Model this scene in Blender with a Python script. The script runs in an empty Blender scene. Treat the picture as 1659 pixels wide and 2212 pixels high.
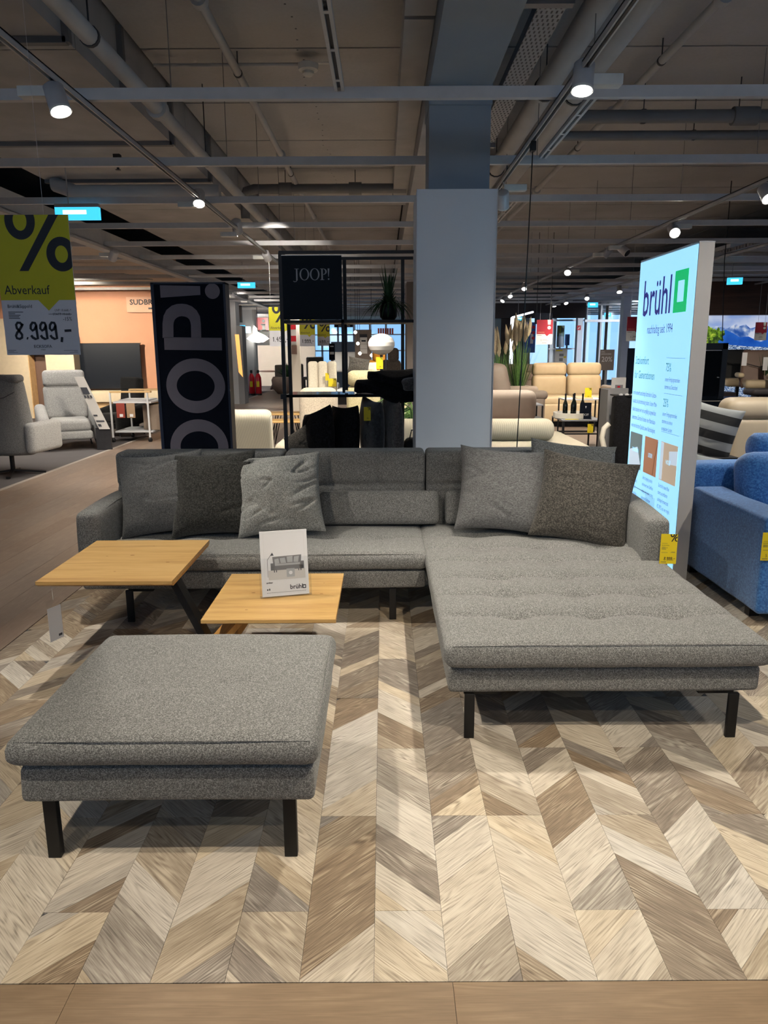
import bpy, math, random
import numpy as np
from mathutils import Vector, Matrix, noise
random.seed(7)
R = math.radians
S = bpy.context.scene
COL = S.collection

# ---------------------------------------------------------------- camera, world, exposure
cam_d = bpy.data.cameras.new('camera')
cam = bpy.data.objects.new('camera', cam_d)
COL.objects.link(cam)
S.camera = cam
cam_d.sensor_fit = 'HORIZONTAL'
cam_d.sensor_width = 36.0
cam_d.lens = 36.0 * 1600.0 / 1659.0
cam_d.clip_start = 0.05
cam_d.clip_end = 200
cam.matrix_world = Matrix.Translation((0, 0, 1.6)) @ Matrix.Rotation(R(90 - 12.4), 4, 'X') @ Matrix.Rotation(R(-0.31), 4, 'Z')

world = bpy.data.worlds.new('store_ambient')
S.world = world
world.use_nodes = True
bg = world.node_tree.nodes['Background']
bg.inputs[0].default_value = (0.55, 0.74, 1.0, 1)
bg.inputs[1].default_value = 1.25
S.view_settings.view_transform = 'Standard'
S.view_settings.look = 'None'
S.view_settings.gamma = 1.0
S.view_settings.use_curve_mapping = False
S.view_settings.exposure = 0.12
S.cycles.use_denoising = True
S.cycles.use_adaptive_sampling = True
S.cycles.adaptive_threshold = 0.05
S.cycles.use_light_tree = False
S.cycles.max_bounces = 5
S.cycles.diffuse_bounces = 3
S.cycles.glossy_bounces = 2
S.cycles.transparent_max_bounces = 8
S.cycles.sample_clamp_indirect = 4.0
S.cycles.caustics_reflective = False
S.cycles.caustics_refractive = False

def spot(name, loc, target, watts, color, angle, blend, radius, parent=None):
    d = bpy.data.lights.new(name, 'SPOT')
    d.energy = watts; d.color = color; d.spot_size = R(angle); d.spot_blend = blend; d.shadow_soft_size = radius
    o = bpy.data.objects.new(name, d)
    COL.objects.link(o)
    o.rotation_euler = (Vector(target) - Vector(loc)).to_track_quat('-Z', 'Y').to_euler()
    if parent:
        o.parent = parent
        o.location = Vector(loc) - parent.location
    else:
        o.location = loc
    return o

WARM = (1.0, 0.88, 0.70)
NEUT = (1.0, 0.92, 0.80)

# ---------------------------------------------------------------- materials
MATS = {}
def nt(name):
    m = bpy.data.materials.new(name)
    m.use_nodes = True
    b = m.node_tree.nodes['Principled BSDF']
    MATS[name] = m
    return m, m.node_tree, b
def lnk(t, a, b): t.links.new(a, b)
def nd(t, typ, **kw):
    n = t.nodes.new(typ)
    for k, v in kw.items():
        if k.startswith('i_'):
            n.inputs[k[2:].replace('_', ' ')].default_value = v
        else:
            setattr(n, k, v)
    return n
def ramp(t, src, stops, interp='LINEAR'):
    n = t.nodes.new('ShaderNodeValToRGB')
    n.color_ramp.interpolation = interp
    e = n.color_ramp.elements
    while len(e) < len(stops): e.new(0.5)
    for k, (p, c) in enumerate(stops):
        e[k].position = p
        e[k].color = (*c, 1) if len(c) == 3 else c
    lnk(t, src, n.inputs[0])
    return n
def hexc(r, g, b):
    f = lambda v: (v / 255 / 12.92) if v / 255 <= 0.04045 else ((v / 255 + 0.055) / 1.055) ** 2.4
    return (f(r), f(g), f(b))

def plain(name, col, rough=0.6, metal=0.0, vary=0.06, scale=14.0, bump=0.0, bscale=200.0, spec=0.4):
    m, t, b = nt(name)
    tc = nd(t, 'ShaderNodeTexCoord')
    n = nd(t, 'ShaderNodeTexNoise', i_Scale=scale, i_Detail=3.0)
    lnk(t, tc.outputs['Object'], n.inputs['Vector'])
    lo = tuple(c * (1 - vary) for c in col); hi = tuple(min(1, c * (1 + vary)) for c in col)
    r = ramp(t, n.outputs['Fac'], [(0.3, lo), (0.7, hi)])
    lnk(t, r.outputs[0], b.inputs['Base Color'])
    b.inputs['Roughness'].default_value = rough
    b.inputs['Metallic'].default_value = metal
    b.inputs['Specular IOR Level'].default_value = spec
    if bump:
        n2 = nd(t, 'ShaderNodeTexNoise', i_Scale=bscale, i_Detail=2.0)
        lnk(t, tc.outputs['Object'], n2.inputs['Vector'])
        bp = nd(t, 'ShaderNodeBump', i_Strength=bump, i_Distance=0.002)
        lnk(t, n2.outputs['Fac'], bp.inputs['Height'])
        lnk(t, bp.outputs[0], b.inputs['Normal'])
    return m

def glow(name, col, strength):
    m, t, b = nt(name)
    m.cycles.emission_sampling = 'AUTO' if name in ('lightbox_face', 'day_blue') else 'NONE'
    b.inputs['Base Color'].default_value = (*[min(1, c) for c in col], 1)
    b.inputs['Emission Color'].default_value = (*col, 1)
    b.inputs['Emission Strength'].default_value = strength
    b.inputs['Roughness'].default_value = 0.4
    return m

def fabric(name, dark, mid, light, cell=330.0, bump=0.5, rough=0.95, stretch=(1, 1, 1), sheen=0.15):
    m, t, b = nt(name)
    tc = nd(t, 'ShaderNodeTexCoord')
    mp = nd(t, 'ShaderNodeMapping')
    mp.inputs['Scale'].default_value = stretch
    lnk(t, tc.outputs['Object'], mp.inputs[0])
    v = nd(t, 'ShaderNodeTexVoronoi', i_Scale=cell)
    lnk(t, mp.outputs[0], v.inputs['Vector'])
    n = nd(t, 'ShaderNodeTexNoise', i_Scale=cell * 0.55, i_Detail=3.0)
    lnk(t, mp.outputs[0], n.inputs['Vector'])
    sep = nd(t, 'ShaderNodeSeparateColor')
    lnk(t, v.outputs['Color'], sep.inputs[0])
    mx = nd(t, 'ShaderNodeMath', operation='MULTIPLY_ADD')
    lnk(t, sep.outputs[0], mx.inputs[0]); mx.inputs[1].default_value = 0.55
    ml = nd(t, 'ShaderNodeMath', operation='MULTIPLY')
    lnk(t, n.outputs['Fac'], ml.inputs[0]); ml.inputs[1].default_value = 0.45
    lnk(t, ml.outputs[0], mx.inputs[2])
    r = ramp(t, mx.outputs[0], [(0.12, dark), (0.5, mid), (0.88, light)])
    lnk(t, r.outputs[0], b.inputs['Base Color'])
    b.inputs['Roughness'].default_value = rough
    b.inputs['Specular IOR Level'].default_value = 0.12
    b.inputs['Sheen Weight'].default_value = sheen
    b.inputs['Sheen Roughness'].default_value = 0.6
    bp = nd(t, 'ShaderNodeBump', i_Strength=bump, i_Distance=0.0015)
    lnk(t, mx.outputs[0], bp.inputs['Height'])
    lnk(t, bp.outputs[0], b.inputs['Normal'])
    return m

def g(v, k=(1, 1, 1)): return tuple(v * q for q in k)
GR = (1.0, 1.0, 0.97)
fabric('wool_grey', g(.050, GR), g(.150, GR), g(.38, GR), 400, .6)
fabric('pillow_slate', g(.030, (1, 1.02, 1.04)), g(.085, (1, 1.02, 1.04)), g(.19, (1, 1.02, 1.04)), 420, .45)
fabric('pillow_light', g(.07, (1, 1.02, .98)), g(.20, (1, 1.02, .98)), g(.42, (1, 1.02, .98)), 330, .5)
fabric('pillow_dark', g(.006, (1, 1, .92)), g(.022, (1, 1, .92)), g(.060, (1, 1, .92)), 180, 1.0)
fabric('pillow_taupe', g(.016, (1.1, 1, .86)), g(.050, (1.1, 1, .86)), g(.13, (1.1, 1, .86)), 190, 1.0)
fabric('pillow_grey', g(.05), g(.13), g(.25), 380, .4, stretch=(.35, 1, 1.6))
fabric('black_velvet', g(.002), g(.006, (1, 1, 1.3)), g(.012, (1, 1, 1.3)), 90, .3, sheen=.02)
fabric('charcoal_velvet', g(.008, (.9, 1, 1.2)), g(.02, (.9, 1, 1.2)), g(.045, (.9, 1, 1.2)), 60, .4, sheen=.5)
fabric('taupe_velvet', g(.04, (1.1, 1, .95)), g(.085, (1.1, 1, .95)), g(.14, (1.1, 1, .95)), 90, .4, sheen=.5)
fabric('armchair_grey', g(.20), g(.32), g(.5), 220, .4)
fabric('armchair_grey_dark', g(.09), g(.16), g(.26), 260, .4)
fabric('black_fabric', g(.006), g(.014), g(.03), 200, .4)
fabric('cream_fabric', g(.55, (1, .9, .72)), g(.66, (1, .9, .72)), g(.8, (1, .9, .72)), 160, .3)
fabric('beige_weave', g(.38, (1, .86, .68)), g(.52, (1, .86, .68)), g(.66, (1, .86, .68)), 140, .5)
fabric('ochre_fabric', hexc(150, 95, 20), hexc(190, 125, 35), hexc(215, 150, 60), 120, .3)
fabric('taupe_fabric', hexc(80, 72, 66), hexc(105, 96, 88), hexc(130, 120, 110), 120, .3)
fabric('olive_fabric', hexc(165, 155, 120), hexc(190, 178, 140), hexc(205, 196, 160), 120, .3)
fabric('blue_chenille', (.012, .075, .25), (.03, .135, .38), (.07, .22, .52), 120, .35, sheen=.3)

# corduroy: ribs along one axis
def corduroy(name, col, axis=0, freq=95.0):
    m, t, b = nt(name)
    tc = nd(t, 'ShaderNodeTexCoord')
    w = nd(t, 'ShaderNodeTexWave', i_Scale=freq / 6.283, i_Distortion=0.3, i_Detail=1.0)
    w.bands_direction = 'XYZ'[axis]
    lnk(t, tc.outputs['Object'], w.inputs['Vector'])
    r = ramp(t, w.outputs['Fac'], [(0.0, tuple(c * .35 for c in col)), (0.45, col), (1, tuple(min(1, c * 1.1) for c in col))])
    lnk(t, r.outputs[0], b.inputs['Base Color'])
    b.inputs['Roughness'].default_value = .95
    bp = nd(t, 'ShaderNodeBump', i_Strength=.7, i_Distance=0.004)
    lnk(t, w.outputs['Fac'], bp.inputs['Height']); lnk(t, bp.outputs[0], b.inputs['Normal'])
    return m
corduroy('cord_cream', (.66, .62, .50), 0, 330)

plain('black_metal', (.006, .006, .007), .45, 0, .1, spec=.35)
plain('dark_metal', (.035, .035, .04), .5, .2, .1)
plain('grey_metal', (.22, .22, .24), .4, .6, .08)
plain('rail_white', (.62, .62, .64), .5, .0, .04)
plain('track_grey', (.50, .50, .51), .45, .2, .05)
plain('lamp_silver', (.60, .60, .63), .4, .2, .05)
plain('white_plastic', (.75, .75, .72), .5)
plain('pipe_grey', (.46, .46, .465), .55, 0, .08, 4)
plain('pipe_dark', (.16, .16, .165), .6, 0, .08, 4)
plain('duct_concrete', (.42, .42, .43), .9, 0, .12, 2.5, .15, 60)
plain('column_paint', (.28, .33, .39), .75, 0, .06, 1.5, .1, 90)
plain('white_paint', (.80, .84, .89), .65, 0, .02, 3)
plain('ceiling_dark', (.06, .065, .075), .9, 0, .15, 2)
plain('soffit_white', (.78, .66, .56), .8, 0, .04, 2)
plain('salmon_paint', (.62, .32, .20), .85, 0, .04, 1.2)
plain('warm_white', (.62, .57, .50), .8, 0, .03, 2)
plain('cool_white', (.62, .66, .72), .7, 0, .03, 2)
plain('pale_grey', (.42, .43, .45), .7, 0, .04, 2)
plain('mid_grey', (.2, .2, .21), .7, 0, .05, 2)
plain('taupe_panel', (.16, .13, .11), .7, 0, .06, 3)
plain('navy_panel', (.004, .006, .012), .8, 0, .1, spec=.1)
plain('navy_cloth', (.004, .009, .016), .9, 0, .1, 40)
plain('print_lilac', (.15, .135, .165), .6, 0, .03)
plain('print_grey', (.30, .32, .36), .5, 0, .03)
plain('print_black', (.012, .014, .022), .6, 0, 0)
plain('print_dark', (.06, .065, .08), .6, 0, 0)
plain('print_yellow', (.50, .47, .012), .6, 0, .02)
plain('tag_yellow', (.72, .55, .015), .5, 0, .02)
plain('print_white', (.62, .62, .68), .6, 0, .01)
plain('paper_white', (.74, .74, .76), .6, 0, .01)
plain('print_red', (.30, .010, .025), .55, 0, .02)
plain('print_cream', (.6, .58, .56), .6, 0, 0)
plain('print_green', (.0, .34, .17), .5, 0, 0)
plain('red_paint', (.45, .01, .02), .3)
plain('black_glass', (.006, .008, .012), .08, 0, 0, spec=.6)
plain('bottle_glass', (.004, .006, .005), .06, 0, 0, spec=.7)
plain('screen_navy', (.006, .009, .016), .35, 0, 0, spec=.35)
plain('leather_beige', (.48, .36, .22), .5, 0, .05, 6, .12, 300)
plain('leather_cream', (.52, .42, .28), .5, 0, .05, 6, .12, 300)
plain('leather_taupe', (.24, .185, .145), .6, 0, .06, 6, .15, 200)
plain('leather_mocha', (.15, .09, .07), .5, 0, .05, 6, .12, 300)
plain('leather_black', (.006, .007, .009), .7, 0, .05, 6, .12, 300)
plain('leather_stone', (.36, .30, .22), .42, 0, .04, 5, .15, 40)
plain('lacquer_cream', (.66, .55, .40), .45, 0, .03)
plain('plant_green', (.018, .06, .018), .6, 0, .4, 20)
plain('plant_light', (.10, .20, .05), .6, 0, .3, 20)
plain('plume_cream', (.62, .52, .36), .95, 0, .15, 40)
plain('pot_clay', (.23, .17, .14), .8, 0, .08)
plain('lantern_white', (.70, .68, .66), .7, 0, .02)
plain('fabric_red', (.30, .05, .03), .9, 0, .1)
plain('vinyl_charcoal', (.085, .078, .082), .75, 0, .12, 1.2)
plain('trim_light', (.34, .30, .27), .6)
glow('lamp_lens', (1.0, .95, .85), 22.0)
glow('exit_cyan', (.05, .55, .95), 1.25)
glow('exit_core', (.65, .95, 1.0), 1.6)
glow('led_white', (.9, .95, 1.0), 2.2)
glow('day_blue', (.42, .68, .95), 1.0)
glow('day_white', (.80, .91, 1.0), 1.1)
glow('bulb_warm', (1.0, .93, .8), 5.0)
glow('niche_amber', (1.0, .52, .14), .9)

def clearmat(name, rough=.02, tint=(.99, .995, 1), alpha=.02):
    m, t, b = nt(name)
    tr = nd(t, 'ShaderNodeBsdfTransparent'); tr.inputs[0].default_value = (*tint, 1)
    gl = nd(t, 'ShaderNodeBsdfGlossy'); gl.inputs['Roughness'].default_value = rough
    lw = nd(t, 'ShaderNodeLayerWeight', i_Blend=.5)
    pw_ = nd(t, 'ShaderNodeMath', operation='POWER'); lnk(t, lw.outputs['Facing'], pw_.inputs[0]); pw_.inputs[1].default_value = 4.0
    ad = nd(t, 'ShaderNodeMath', operation='MULTIPLY_ADD'); lnk(t, pw_.outputs[0], ad.inputs[0]); ad.inputs[1].default_value = .4; ad.inputs[2].default_value = .025 + alpha * .3
    mx = nd(t, 'ShaderNodeMixShader')
    lnk(t, ad.outputs[0], mx.inputs[0]); lnk(t, tr.outputs[0], mx.inputs[1]); lnk(t, gl.outputs[0], mx.inputs[2])
    lnk(t, mx.outputs[0], t.nodes['Material Output'].inputs['Surface'])
    return m
clearmat('acrylic')
clearmat('pane_glass', .03, (.86, .94, 1.0), .2)

# wood for table tops and oak things: grain along x in object space
def oak(name, c0, c1, c2, axis=0, rough=.5, grain=1.0):
    m, t, b = nt(name)
    tc = nd(t, 'ShaderNodeTexCoord')
    mp = nd(t, 'ShaderNodeMapping')
    sc = [14.0 * grain] * 3; sc[axis] = 1.1 * grain
    mp.inputs['Scale'].default_value = sc
    lnk(t, tc.outputs['Object'], mp.inputs[0])
    n = nd(t, 'ShaderNodeTexNoise', i_Scale=1.0, i_Detail=5.0, i_Distortion=.8)
    lnk(t, mp.outputs[0], n.inputs['Vector'])
    n2 = nd(t, 'ShaderNodeTexNoise', i_Scale=9.0, i_Detail=3.0)
    lnk(t, mp.outputs[0], n2.inputs['Vector'])
    a = nd(t, 'ShaderNodeMath', operation='MULTIPLY_ADD'); lnk(t, n2.outputs['Fac'], a.inputs[0]); a.inputs[1].default_value = .3
    s_ = nd(t, 'ShaderNodeMath', operation='MULTIPLY'); lnk(t, n.outputs['Fac'], s_.inputs[0]); s_.inputs[1].default_value = .7
    lnk(t, s_.outputs[0], a.inputs[2])
    r = ramp(t, a.outputs[0], [(0.25, c0), (0.5, c1), (0.75, c2)])
    lnk(t, r.outputs[0], b.inputs['Base Color'])
    b.inputs['Roughness'].default_value = rough
    bp = nd(t, 'ShaderNodeBump', i_Strength=.12, i_Distance=.001)
    lnk(t, a.outputs[0], bp.inputs['Height']); lnk(t, bp.outputs[0], b.inputs['Normal'])
    return m
oak('oak_top', hexc(158, 118, 66), hexc(190, 153, 96), hexc(208, 176, 122), 0, .42)
oak('oak_leg', hexc(150, 98, 45), hexc(190, 138, 68), hexc(212, 164, 94), 2, .45)
oak('walnut', hexc(60, 42, 32), hexc(84, 60, 46), hexc(104, 76, 58), 0, .6, .4)
oak('oak_pale', hexc(190, 150, 100), hexc(214, 176, 126), hexc(226, 192, 146), 0, .5, .5)
plain('knot_brown', (.22, .11, .04), .6, 0, .3, 200)

# planks: grain follows the UV layout stored on each plank, tone is stored per plank
def plank_mat(name, stops_a, stops_b, contrast=1.0, rough=.5, fine=1.0, ringk=1.0, sat=(.55, 1.25)):
    m, t, b = nt(name)
    uv = nd(t, 'ShaderNodeUVMap'); uv.uv_map = 'grain'
    at_ = nd(t, 'ShaderNodeAttribute'); at_.attribute_name = 'tone'
    mp = nd(t, 'ShaderNodeMapping'); mp.inputs['Scale'].default_value = (1.15 * fine, 12.0 * fine, 1)
    lnk(t, uv.outputs[0], mp.inputs[0])
    n1 = nd(t, 'ShaderNodeTexNoise', i_Scale=1.0, i_Detail=1.5, i_Distortion=.25)
    lnk(t, mp.outputs[0], n1.inputs['Vector'])
    # growth rings: sine of the smooth noise
    k = nd(t, 'ShaderNodeMath', operation='MULTIPLY'); lnk(t, n1.outputs['Fac'], k.inputs[0]); k.inputs[1].default_value = 62.0 * ringk
    sn = nd(t, 'ShaderNodeMath', operation='SINE'); lnk(t, k.outputs[0], sn.inputs[0])
    mp2 = nd(t, 'ShaderNodeMapping'); mp2.inputs['Scale'].default_value = (9.0 * fine, 260.0 * fine, 1)
    lnk(t, uv.outputs[0], mp2.inputs[0])
    n2 = nd(t, 'ShaderNodeTexNoise', i_Scale=1.0, i_Detail=4.0)
    lnk(t, mp2.outputs[0], n2.inputs['Vector'])
    mp3 = nd(t, 'ShaderNodeMapping'); mp3.inputs['Scale'].default_value = (7.0, 16.0, 1)
    lnk(t, uv.outputs[0], mp3.inputs[0])
    n3 = nd(t, 'ShaderNodeTexNoise', i_Scale=1.0, i_Detail=3.0)
    lnk(t, mp3.outputs[0], n3.inputs['Vector'])
    # f = .5 + rings*amp*n3 + fine
    am = nd(t, 'ShaderNodeMath', operation='MULTIPLY'); lnk(t, sn.outputs[0], am.inputs[0])
    n3r = ramp(t, n3.outputs['Fac'], [(.42, (.0, .0, .0)), (.68, (1, 1, 1))])
    lnk(t, n3r.outputs[0], am.inputs[1])
    a1 = nd(t, 'ShaderNodeMath', operation='MULTIPLY_ADD'); lnk(t, am.outputs[0], a1.inputs[0]); a1.inputs[1].default_value = .20 * contrast; a1.inputs[2].default_value = 0.02
    a2 = nd(t, 'ShaderNodeMath', operation='MULTIPLY_ADD'); lnk(t, n2.outputs['Fac'], a2.inputs[0]); a2.inputs[1].default_value = .75 * contrast; lnk(t, a1.outputs[0], a2.inputs[2])
    a3 = nd(t, 'ShaderNodeMath', operation='MULTIPLY_ADD'); lnk(t, n3.outputs['Fac'], a3.inputs[0]); a3.inputs[1].default_value = .35; lnk(t, a2.outputs[0], a3.inputs[2])
    ra = ramp(t, a3.outputs[0], stops_a); rb = ramp(t, a3.outputs[0], stops_b)
    mx = nd(t, 'ShaderNodeMix', data_type='RGBA')
    tr_ = ramp(t, at_.outputs['Fac'], [(.34, (0, 0, 0)), (.74, (1, 1, 1))])
    lnk(t, tr_.outputs[0], mx.inputs[0]); lnk(t, ra.outputs[0], mx.inputs[6]); lnk(t, rb.outputs[0], mx.inputs[7])
    m7 = nd(t, 'ShaderNodeMath', operation='MULTIPLY'); lnk(t, at_.outputs['Fac'], m7.inputs[0]); m7.inputs[1].default_value = 7.0
    fr_ = nd(t, 'ShaderNodeMath', operation='FRACT'); lnk(t, m7.outputs[0], fr_.inputs[0])
    hs = nd(t, 'ShaderNodeHueSaturation'); lnk(t, mx.outputs[2], hs.inputs['Color'])
    sm = nd(t, 'ShaderNodeMapRange'); sm.inputs[3].default_value = sat[0]; sm.inputs[4].default_value = sat[1]
    lnk(t, fr_.outputs[0], sm.inputs[0]); lnk(t, sm.outputs[0], hs.inputs['Saturation'])
    lnk(t, hs.outputs[0], b.inputs['Base Color'])
    b.inputs['Roughness'].default_value = rough
    b.inputs['Specular IOR Level'].default_value = .3
    bp = nd(t, 'ShaderNodeBump', i_Strength=.15, i_Distance=.001)
    lnk(t, a3.outputs[0], bp.inputs['Height']); lnk(t, bp.outputs[0], b.inputs['Normal'])
    return m
plank_mat('chevron_wood',
          [(.26, hexc(80, 65, 51)), (.42, hexc(112, 94, 76)), (.60, hexc(139, 120, 98)), (.9, hexc(182, 164, 138))],
          [(.26, hexc(106, 91, 74)), (.40, hexc(158, 141, 119)), (.56, hexc(191, 175, 150)), (.9, hexc(212, 199, 176))], 1.0, .6, 1.0, 2.0, (.45, .98))
plank_mat('aisle_wood',
          [(.30, hexc(122, 104, 92)), (.6, hexc(142, 123, 109)), (.9, hexc(156, 138, 124))],
          [(.30, hexc(130, 112, 99)), (.6, hexc(150, 131, 116)), (.9, hexc(164, 146, 131))], .5, .33, 1.0, 1.0, (.8, .95))
plank_mat('front_wood',
          [(.30, hexc(128, 104, 78)), (.6, hexc(152, 127, 98)), (.9, hexc(166, 142, 112))],
          [(.30, hexc(132, 108, 82)), (.6, hexc(156, 131, 102)), (.9, hexc(170, 146, 116))], .5, .5, 1.0, 1.0, (.85, .95))

# ceiling slab: cast concrete with small pits
def concrete():
    m, t, b = nt('slab_concrete')
    tc = nd(t, 'ShaderNodeTexCoord')
    n = nd(t, 'ShaderNodeTexNoise', i_Scale=1.1, i_Detail=5.0); lnk(t, tc.outputs['Object'], n.inputs['Vector'])
    n2 = nd(t, 'ShaderNodeTexNoise', i_Scale=34.0, i_Detail=3.0); lnk(t, tc.outputs['Object'], n2.inputs['Vector'])
    mx = nd(t, 'ShaderNodeMath', operation='MULTIPLY_ADD'); lnk(t, n2.outputs['Fac'], mx.inputs[0]); mx.inputs[1].default_value = .25; lnk(t, n.outputs['Fac'], mx.inputs[2])
    r = ramp(t, mx.outputs[0], [(.4, (.37, .365, .365)), (.62, (.44, .435, .435)), (.85, (.50, .495, .495))])
    lnk(t, r.outputs[0], b.inputs['Base Color']); b.inputs['Roughness'].default_value = .9
    bp = nd(t, 'ShaderNodeBump', i_Strength=.2, i_Distance=.004); lnk(t, n2.outputs['Fac'], bp.inputs['Height']); lnk(t, bp.outputs[0], b.inputs['Normal'])
concrete()
M = MATS

# ---------------------------------------------------------------- mesh helpers
class MB:
    def __init__(s): s.v = []; s.f = []
    def add(s, vs, fs):
        o = len(s.v); s.v += [tuple(map(float, p)) for p in vs]; s.f += [tuple(i + o for i in q) for q in fs]
        return s
    def box(s, x0, x1, y0, y1, z0, z1):
        vs = [(x0, y0, z0), (x1, y0, z0), (x1, y1, z0), (x0, y1, z0), (x0, y0, z1), (x1, y0, z1), (x1, y1, z1), (x0, y1, z1)]
        return s.add(vs, [(0, 3, 2, 1), (4, 5, 6, 7), (0, 1, 5, 4), (1, 2, 6, 5), (2, 3, 7, 6), (3, 0, 4, 7)])
    def rbox(s, c, size, r, step=None, disp=None, k=2):
        ax = []
        for q in range(3):
            h = size[q] / 2; rr = min(r, h * .999)
            L = [-h + rr * (1 - math.tan(math.pi / 4 * j / k)) for j in range(k, 0, -1)]
            inner = 2 * (h - rr)
            n = max(1, int(inner / step)) if step else 1
            L += [-(h - rr) + inner * j / n for j in range(n + 1)]
            L += [h - rr + rr * math.tan(math.pi / 4 * j / k) for j in range(1, k + 1)]
            ax.append(L)
        key = {}; vs = []; fs = []
        H = [q / 2 for q in size]; rr = [min(r, q * .999) for q in H]
        def vid(p):
            kk = tuple(round(q, 6) for q in p)
            if kk in key: return key[kk]
            i_ = [max(-H[q] + rr[q], min(H[q] - rr[q], p[q])) for q in range(3)]
            d = Vector([p[q] - i_[q] for q in range(3)])
            if d.length > 1e-9:
                nrm = d.normalized(); P = Vector([i_[q] + nrm[q] * rr[q] for q in range(3)])
            else:
                P = Vector(p); nrm = d
            if disp:
                P = Vector(disp(P))
            key[kk] = len(vs); vs.append((P.x + c[0], P.y + c[1], P.z + c[2]))
            return key[kk]
        for a in range(3):
            b_, c_ = (a + 1) % 3, (a + 2) % 3
            for sg in (-1, 1):
                for i in range(len(ax[b_]) - 1):
                    for j in range(len(ax[c_]) - 1):
                        q = []
                        for (ii, jj) in ((i, j), (i + 1, j), (i + 1, j + 1), (i, j + 1)):
                            p = [0, 0, 0]; p[a] = sg * H[a]; p[b_] = ax[b_][ii]; p[c_] = ax[c_][jj]
                            q.append(vid(p))
                        if sg < 0: q.reverse()
                        fs.append(tuple(q))
        return s.add(vs, fs)
    def tube(s, pts, r, n=8, cap=True):
        pts = [Vector(p) for p in pts]; rs = r if isinstance(r, (list, tuple)) else [r] * len(pts)
        rings = []; up0 = None
        for i, p in enumerate(pts):
            t = (pts[min(i + 1, len(pts) - 1)] - pts[max(i - 1, 0)]).normalized()
            if up0 is None:
                up0 = Vector((0, 0, 1)) if abs(t.z) < .9 else Vector((1, 0, 0))
            u = t.cross(up0).normalized(); w = u.cross(t).normalized(); up0 = w
            rings.append([p + (u * math.cos(2 * math.pi * k / n) + w * math.sin(2 * math.pi * k / n)) * rs[i] for k in range(n)])
        vs = [q for rg in rings for q in rg]; fs = []
        for i in range(len(rings) - 1):
            for k in range(n):
                fs.append((i * n + k, i * n + (k + 1) % n, (i + 1) * n + (k + 1) % n, (i + 1) * n + k))
        if cap:
            fs.append(tuple(range(n - 1, -1, -1))); fs.append(tuple((len(rings) - 1) * n + k for k in range(n)))
        return s.add(vs, fs)
    def bar(s, a, b, w, h, up=(0, 0, 1)):
        a, b = Vector(a), Vector(b); t = (b - a).normalized(); up = Vector(up)
        if abs(t.dot(up)) > .98: up = Vector((0, 1, 0))
        u = t.cross(up).normalized() * (w / 2); v = u.cross(t).normalized() * (h / 2)
        vs = [a - u - v, a + u - v, a + u + v, a - u + v, b - u - v, b + u - v, b + u + v, b - u + v]
        return s.add(vs, [(0, 1, 2, 3), (7, 6, 5, 4), (4, 5, 1, 0), (5, 6, 2, 1), (6, 7, 3, 2), (7, 4, 0, 3)])
    def lathe(s, prof, c=(0, 0, 0), n=20, sx=1, sy=1):
        vs = []; fs = []
        for (r, z) in prof:
            for k in range(n):
                a = 2 * math.pi * k / n
                vs.append((c[0] + r * math.cos(a) * sx, c[1] + r * math.sin(a) * sy, c[2] + z))
        m = len(prof)
        for i in range(m - 1):
            for k in range(n):
                fs.append((i * n + k, i * n + (k + 1) % n, (i + 1) * n + (k + 1) % n, (i + 1) * n + k))
        fs.append(tuple(range(n - 1, -1, -1))); fs.append(tuple((m - 1) * n + k for k in range(n)))
        return s.add(vs, fs)
    def prism(s, poly, y0, y1):           # 2D polygon (x,z) extruded along y
        n = len(poly)
        ar = sum(poly[i][0] * poly[(i + 1) % n][1] - poly[(i + 1) % n][0] * poly[i][1] for i in range(n))
        if ar < 0: poly = poly[::-1]
        vs = [(x, y0, z) for x, z in poly] + [(x, y1, z) for x, z in poly]
        fs = [tuple(range(n)), tuple(range(2 * n - 1, n - 1, -1))]
        for i in range(n):
            j = (i + 1) % n; fs.append((j, i, i + n, j + n))
        return s.add(vs, fs)
    def prismx(s, poly, x0, x1):          # polygon (y,z) extruded along x
        n = len(poly)
        ar = sum(poly[i][0] * poly[(i + 1) % n][1] - poly[(i + 1) % n][0] * poly[i][1] for i in range(n))
        if ar < 0: poly = poly[::-1]
        vs = [(x0, y, z) for y, z in poly] + [(x1, y, z) for y, z in poly]
        fs = [tuple(range(n - 1, -1, -1)), tuple(range(n, 2 * n))]
        for i in range(n):
            j = (i + 1) % n; fs.append((i, j, j + n, i + n))
        return s.add(vs, fs)
    def grid(s, fn, nu, nv):
        vs = [fn(i / nu, j / nv) for j in range(nv + 1) for i in range(nu + 1)]
        fs = [(j * (nu + 1) + i, j * (nu + 1) + i + 1, (j + 1) * (nu + 1) + i + 1, (j + 1) * (nu + 1) + i) for j in range(nv) for i in range(nu)]
        return s.add(vs, fs)
    def xf(s, mat):
        s.v = [tuple(mat @ Vector(p)) for p in s.v]; return s
    def build(s, name, mat, parent=None, smooth=None, world=False):
        me = bpy.data.meshes.new(name)
        vs = s.v
        if world and parent is not None:
            q = parent; off = Vector((0, 0, 0))
            while q: off += q.location; q = q.parent
            vs = [tuple(Vector(p) - off) for p in vs]
        me.from_pydata(vs, [], s.f)
        me.update()
        if smooth is not None:
            me.polygons.foreach_set('use_smooth', [True] * len(me.polygons))
            if smooth < 180:
                me.set_sharp_from_angle(angle=R(smooth))
        me.materials.append(M[mat])
        o = bpy.data.objects.new(name, me)
        COL.objects.link(o)
        if parent: o.parent = parent
        return o

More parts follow.
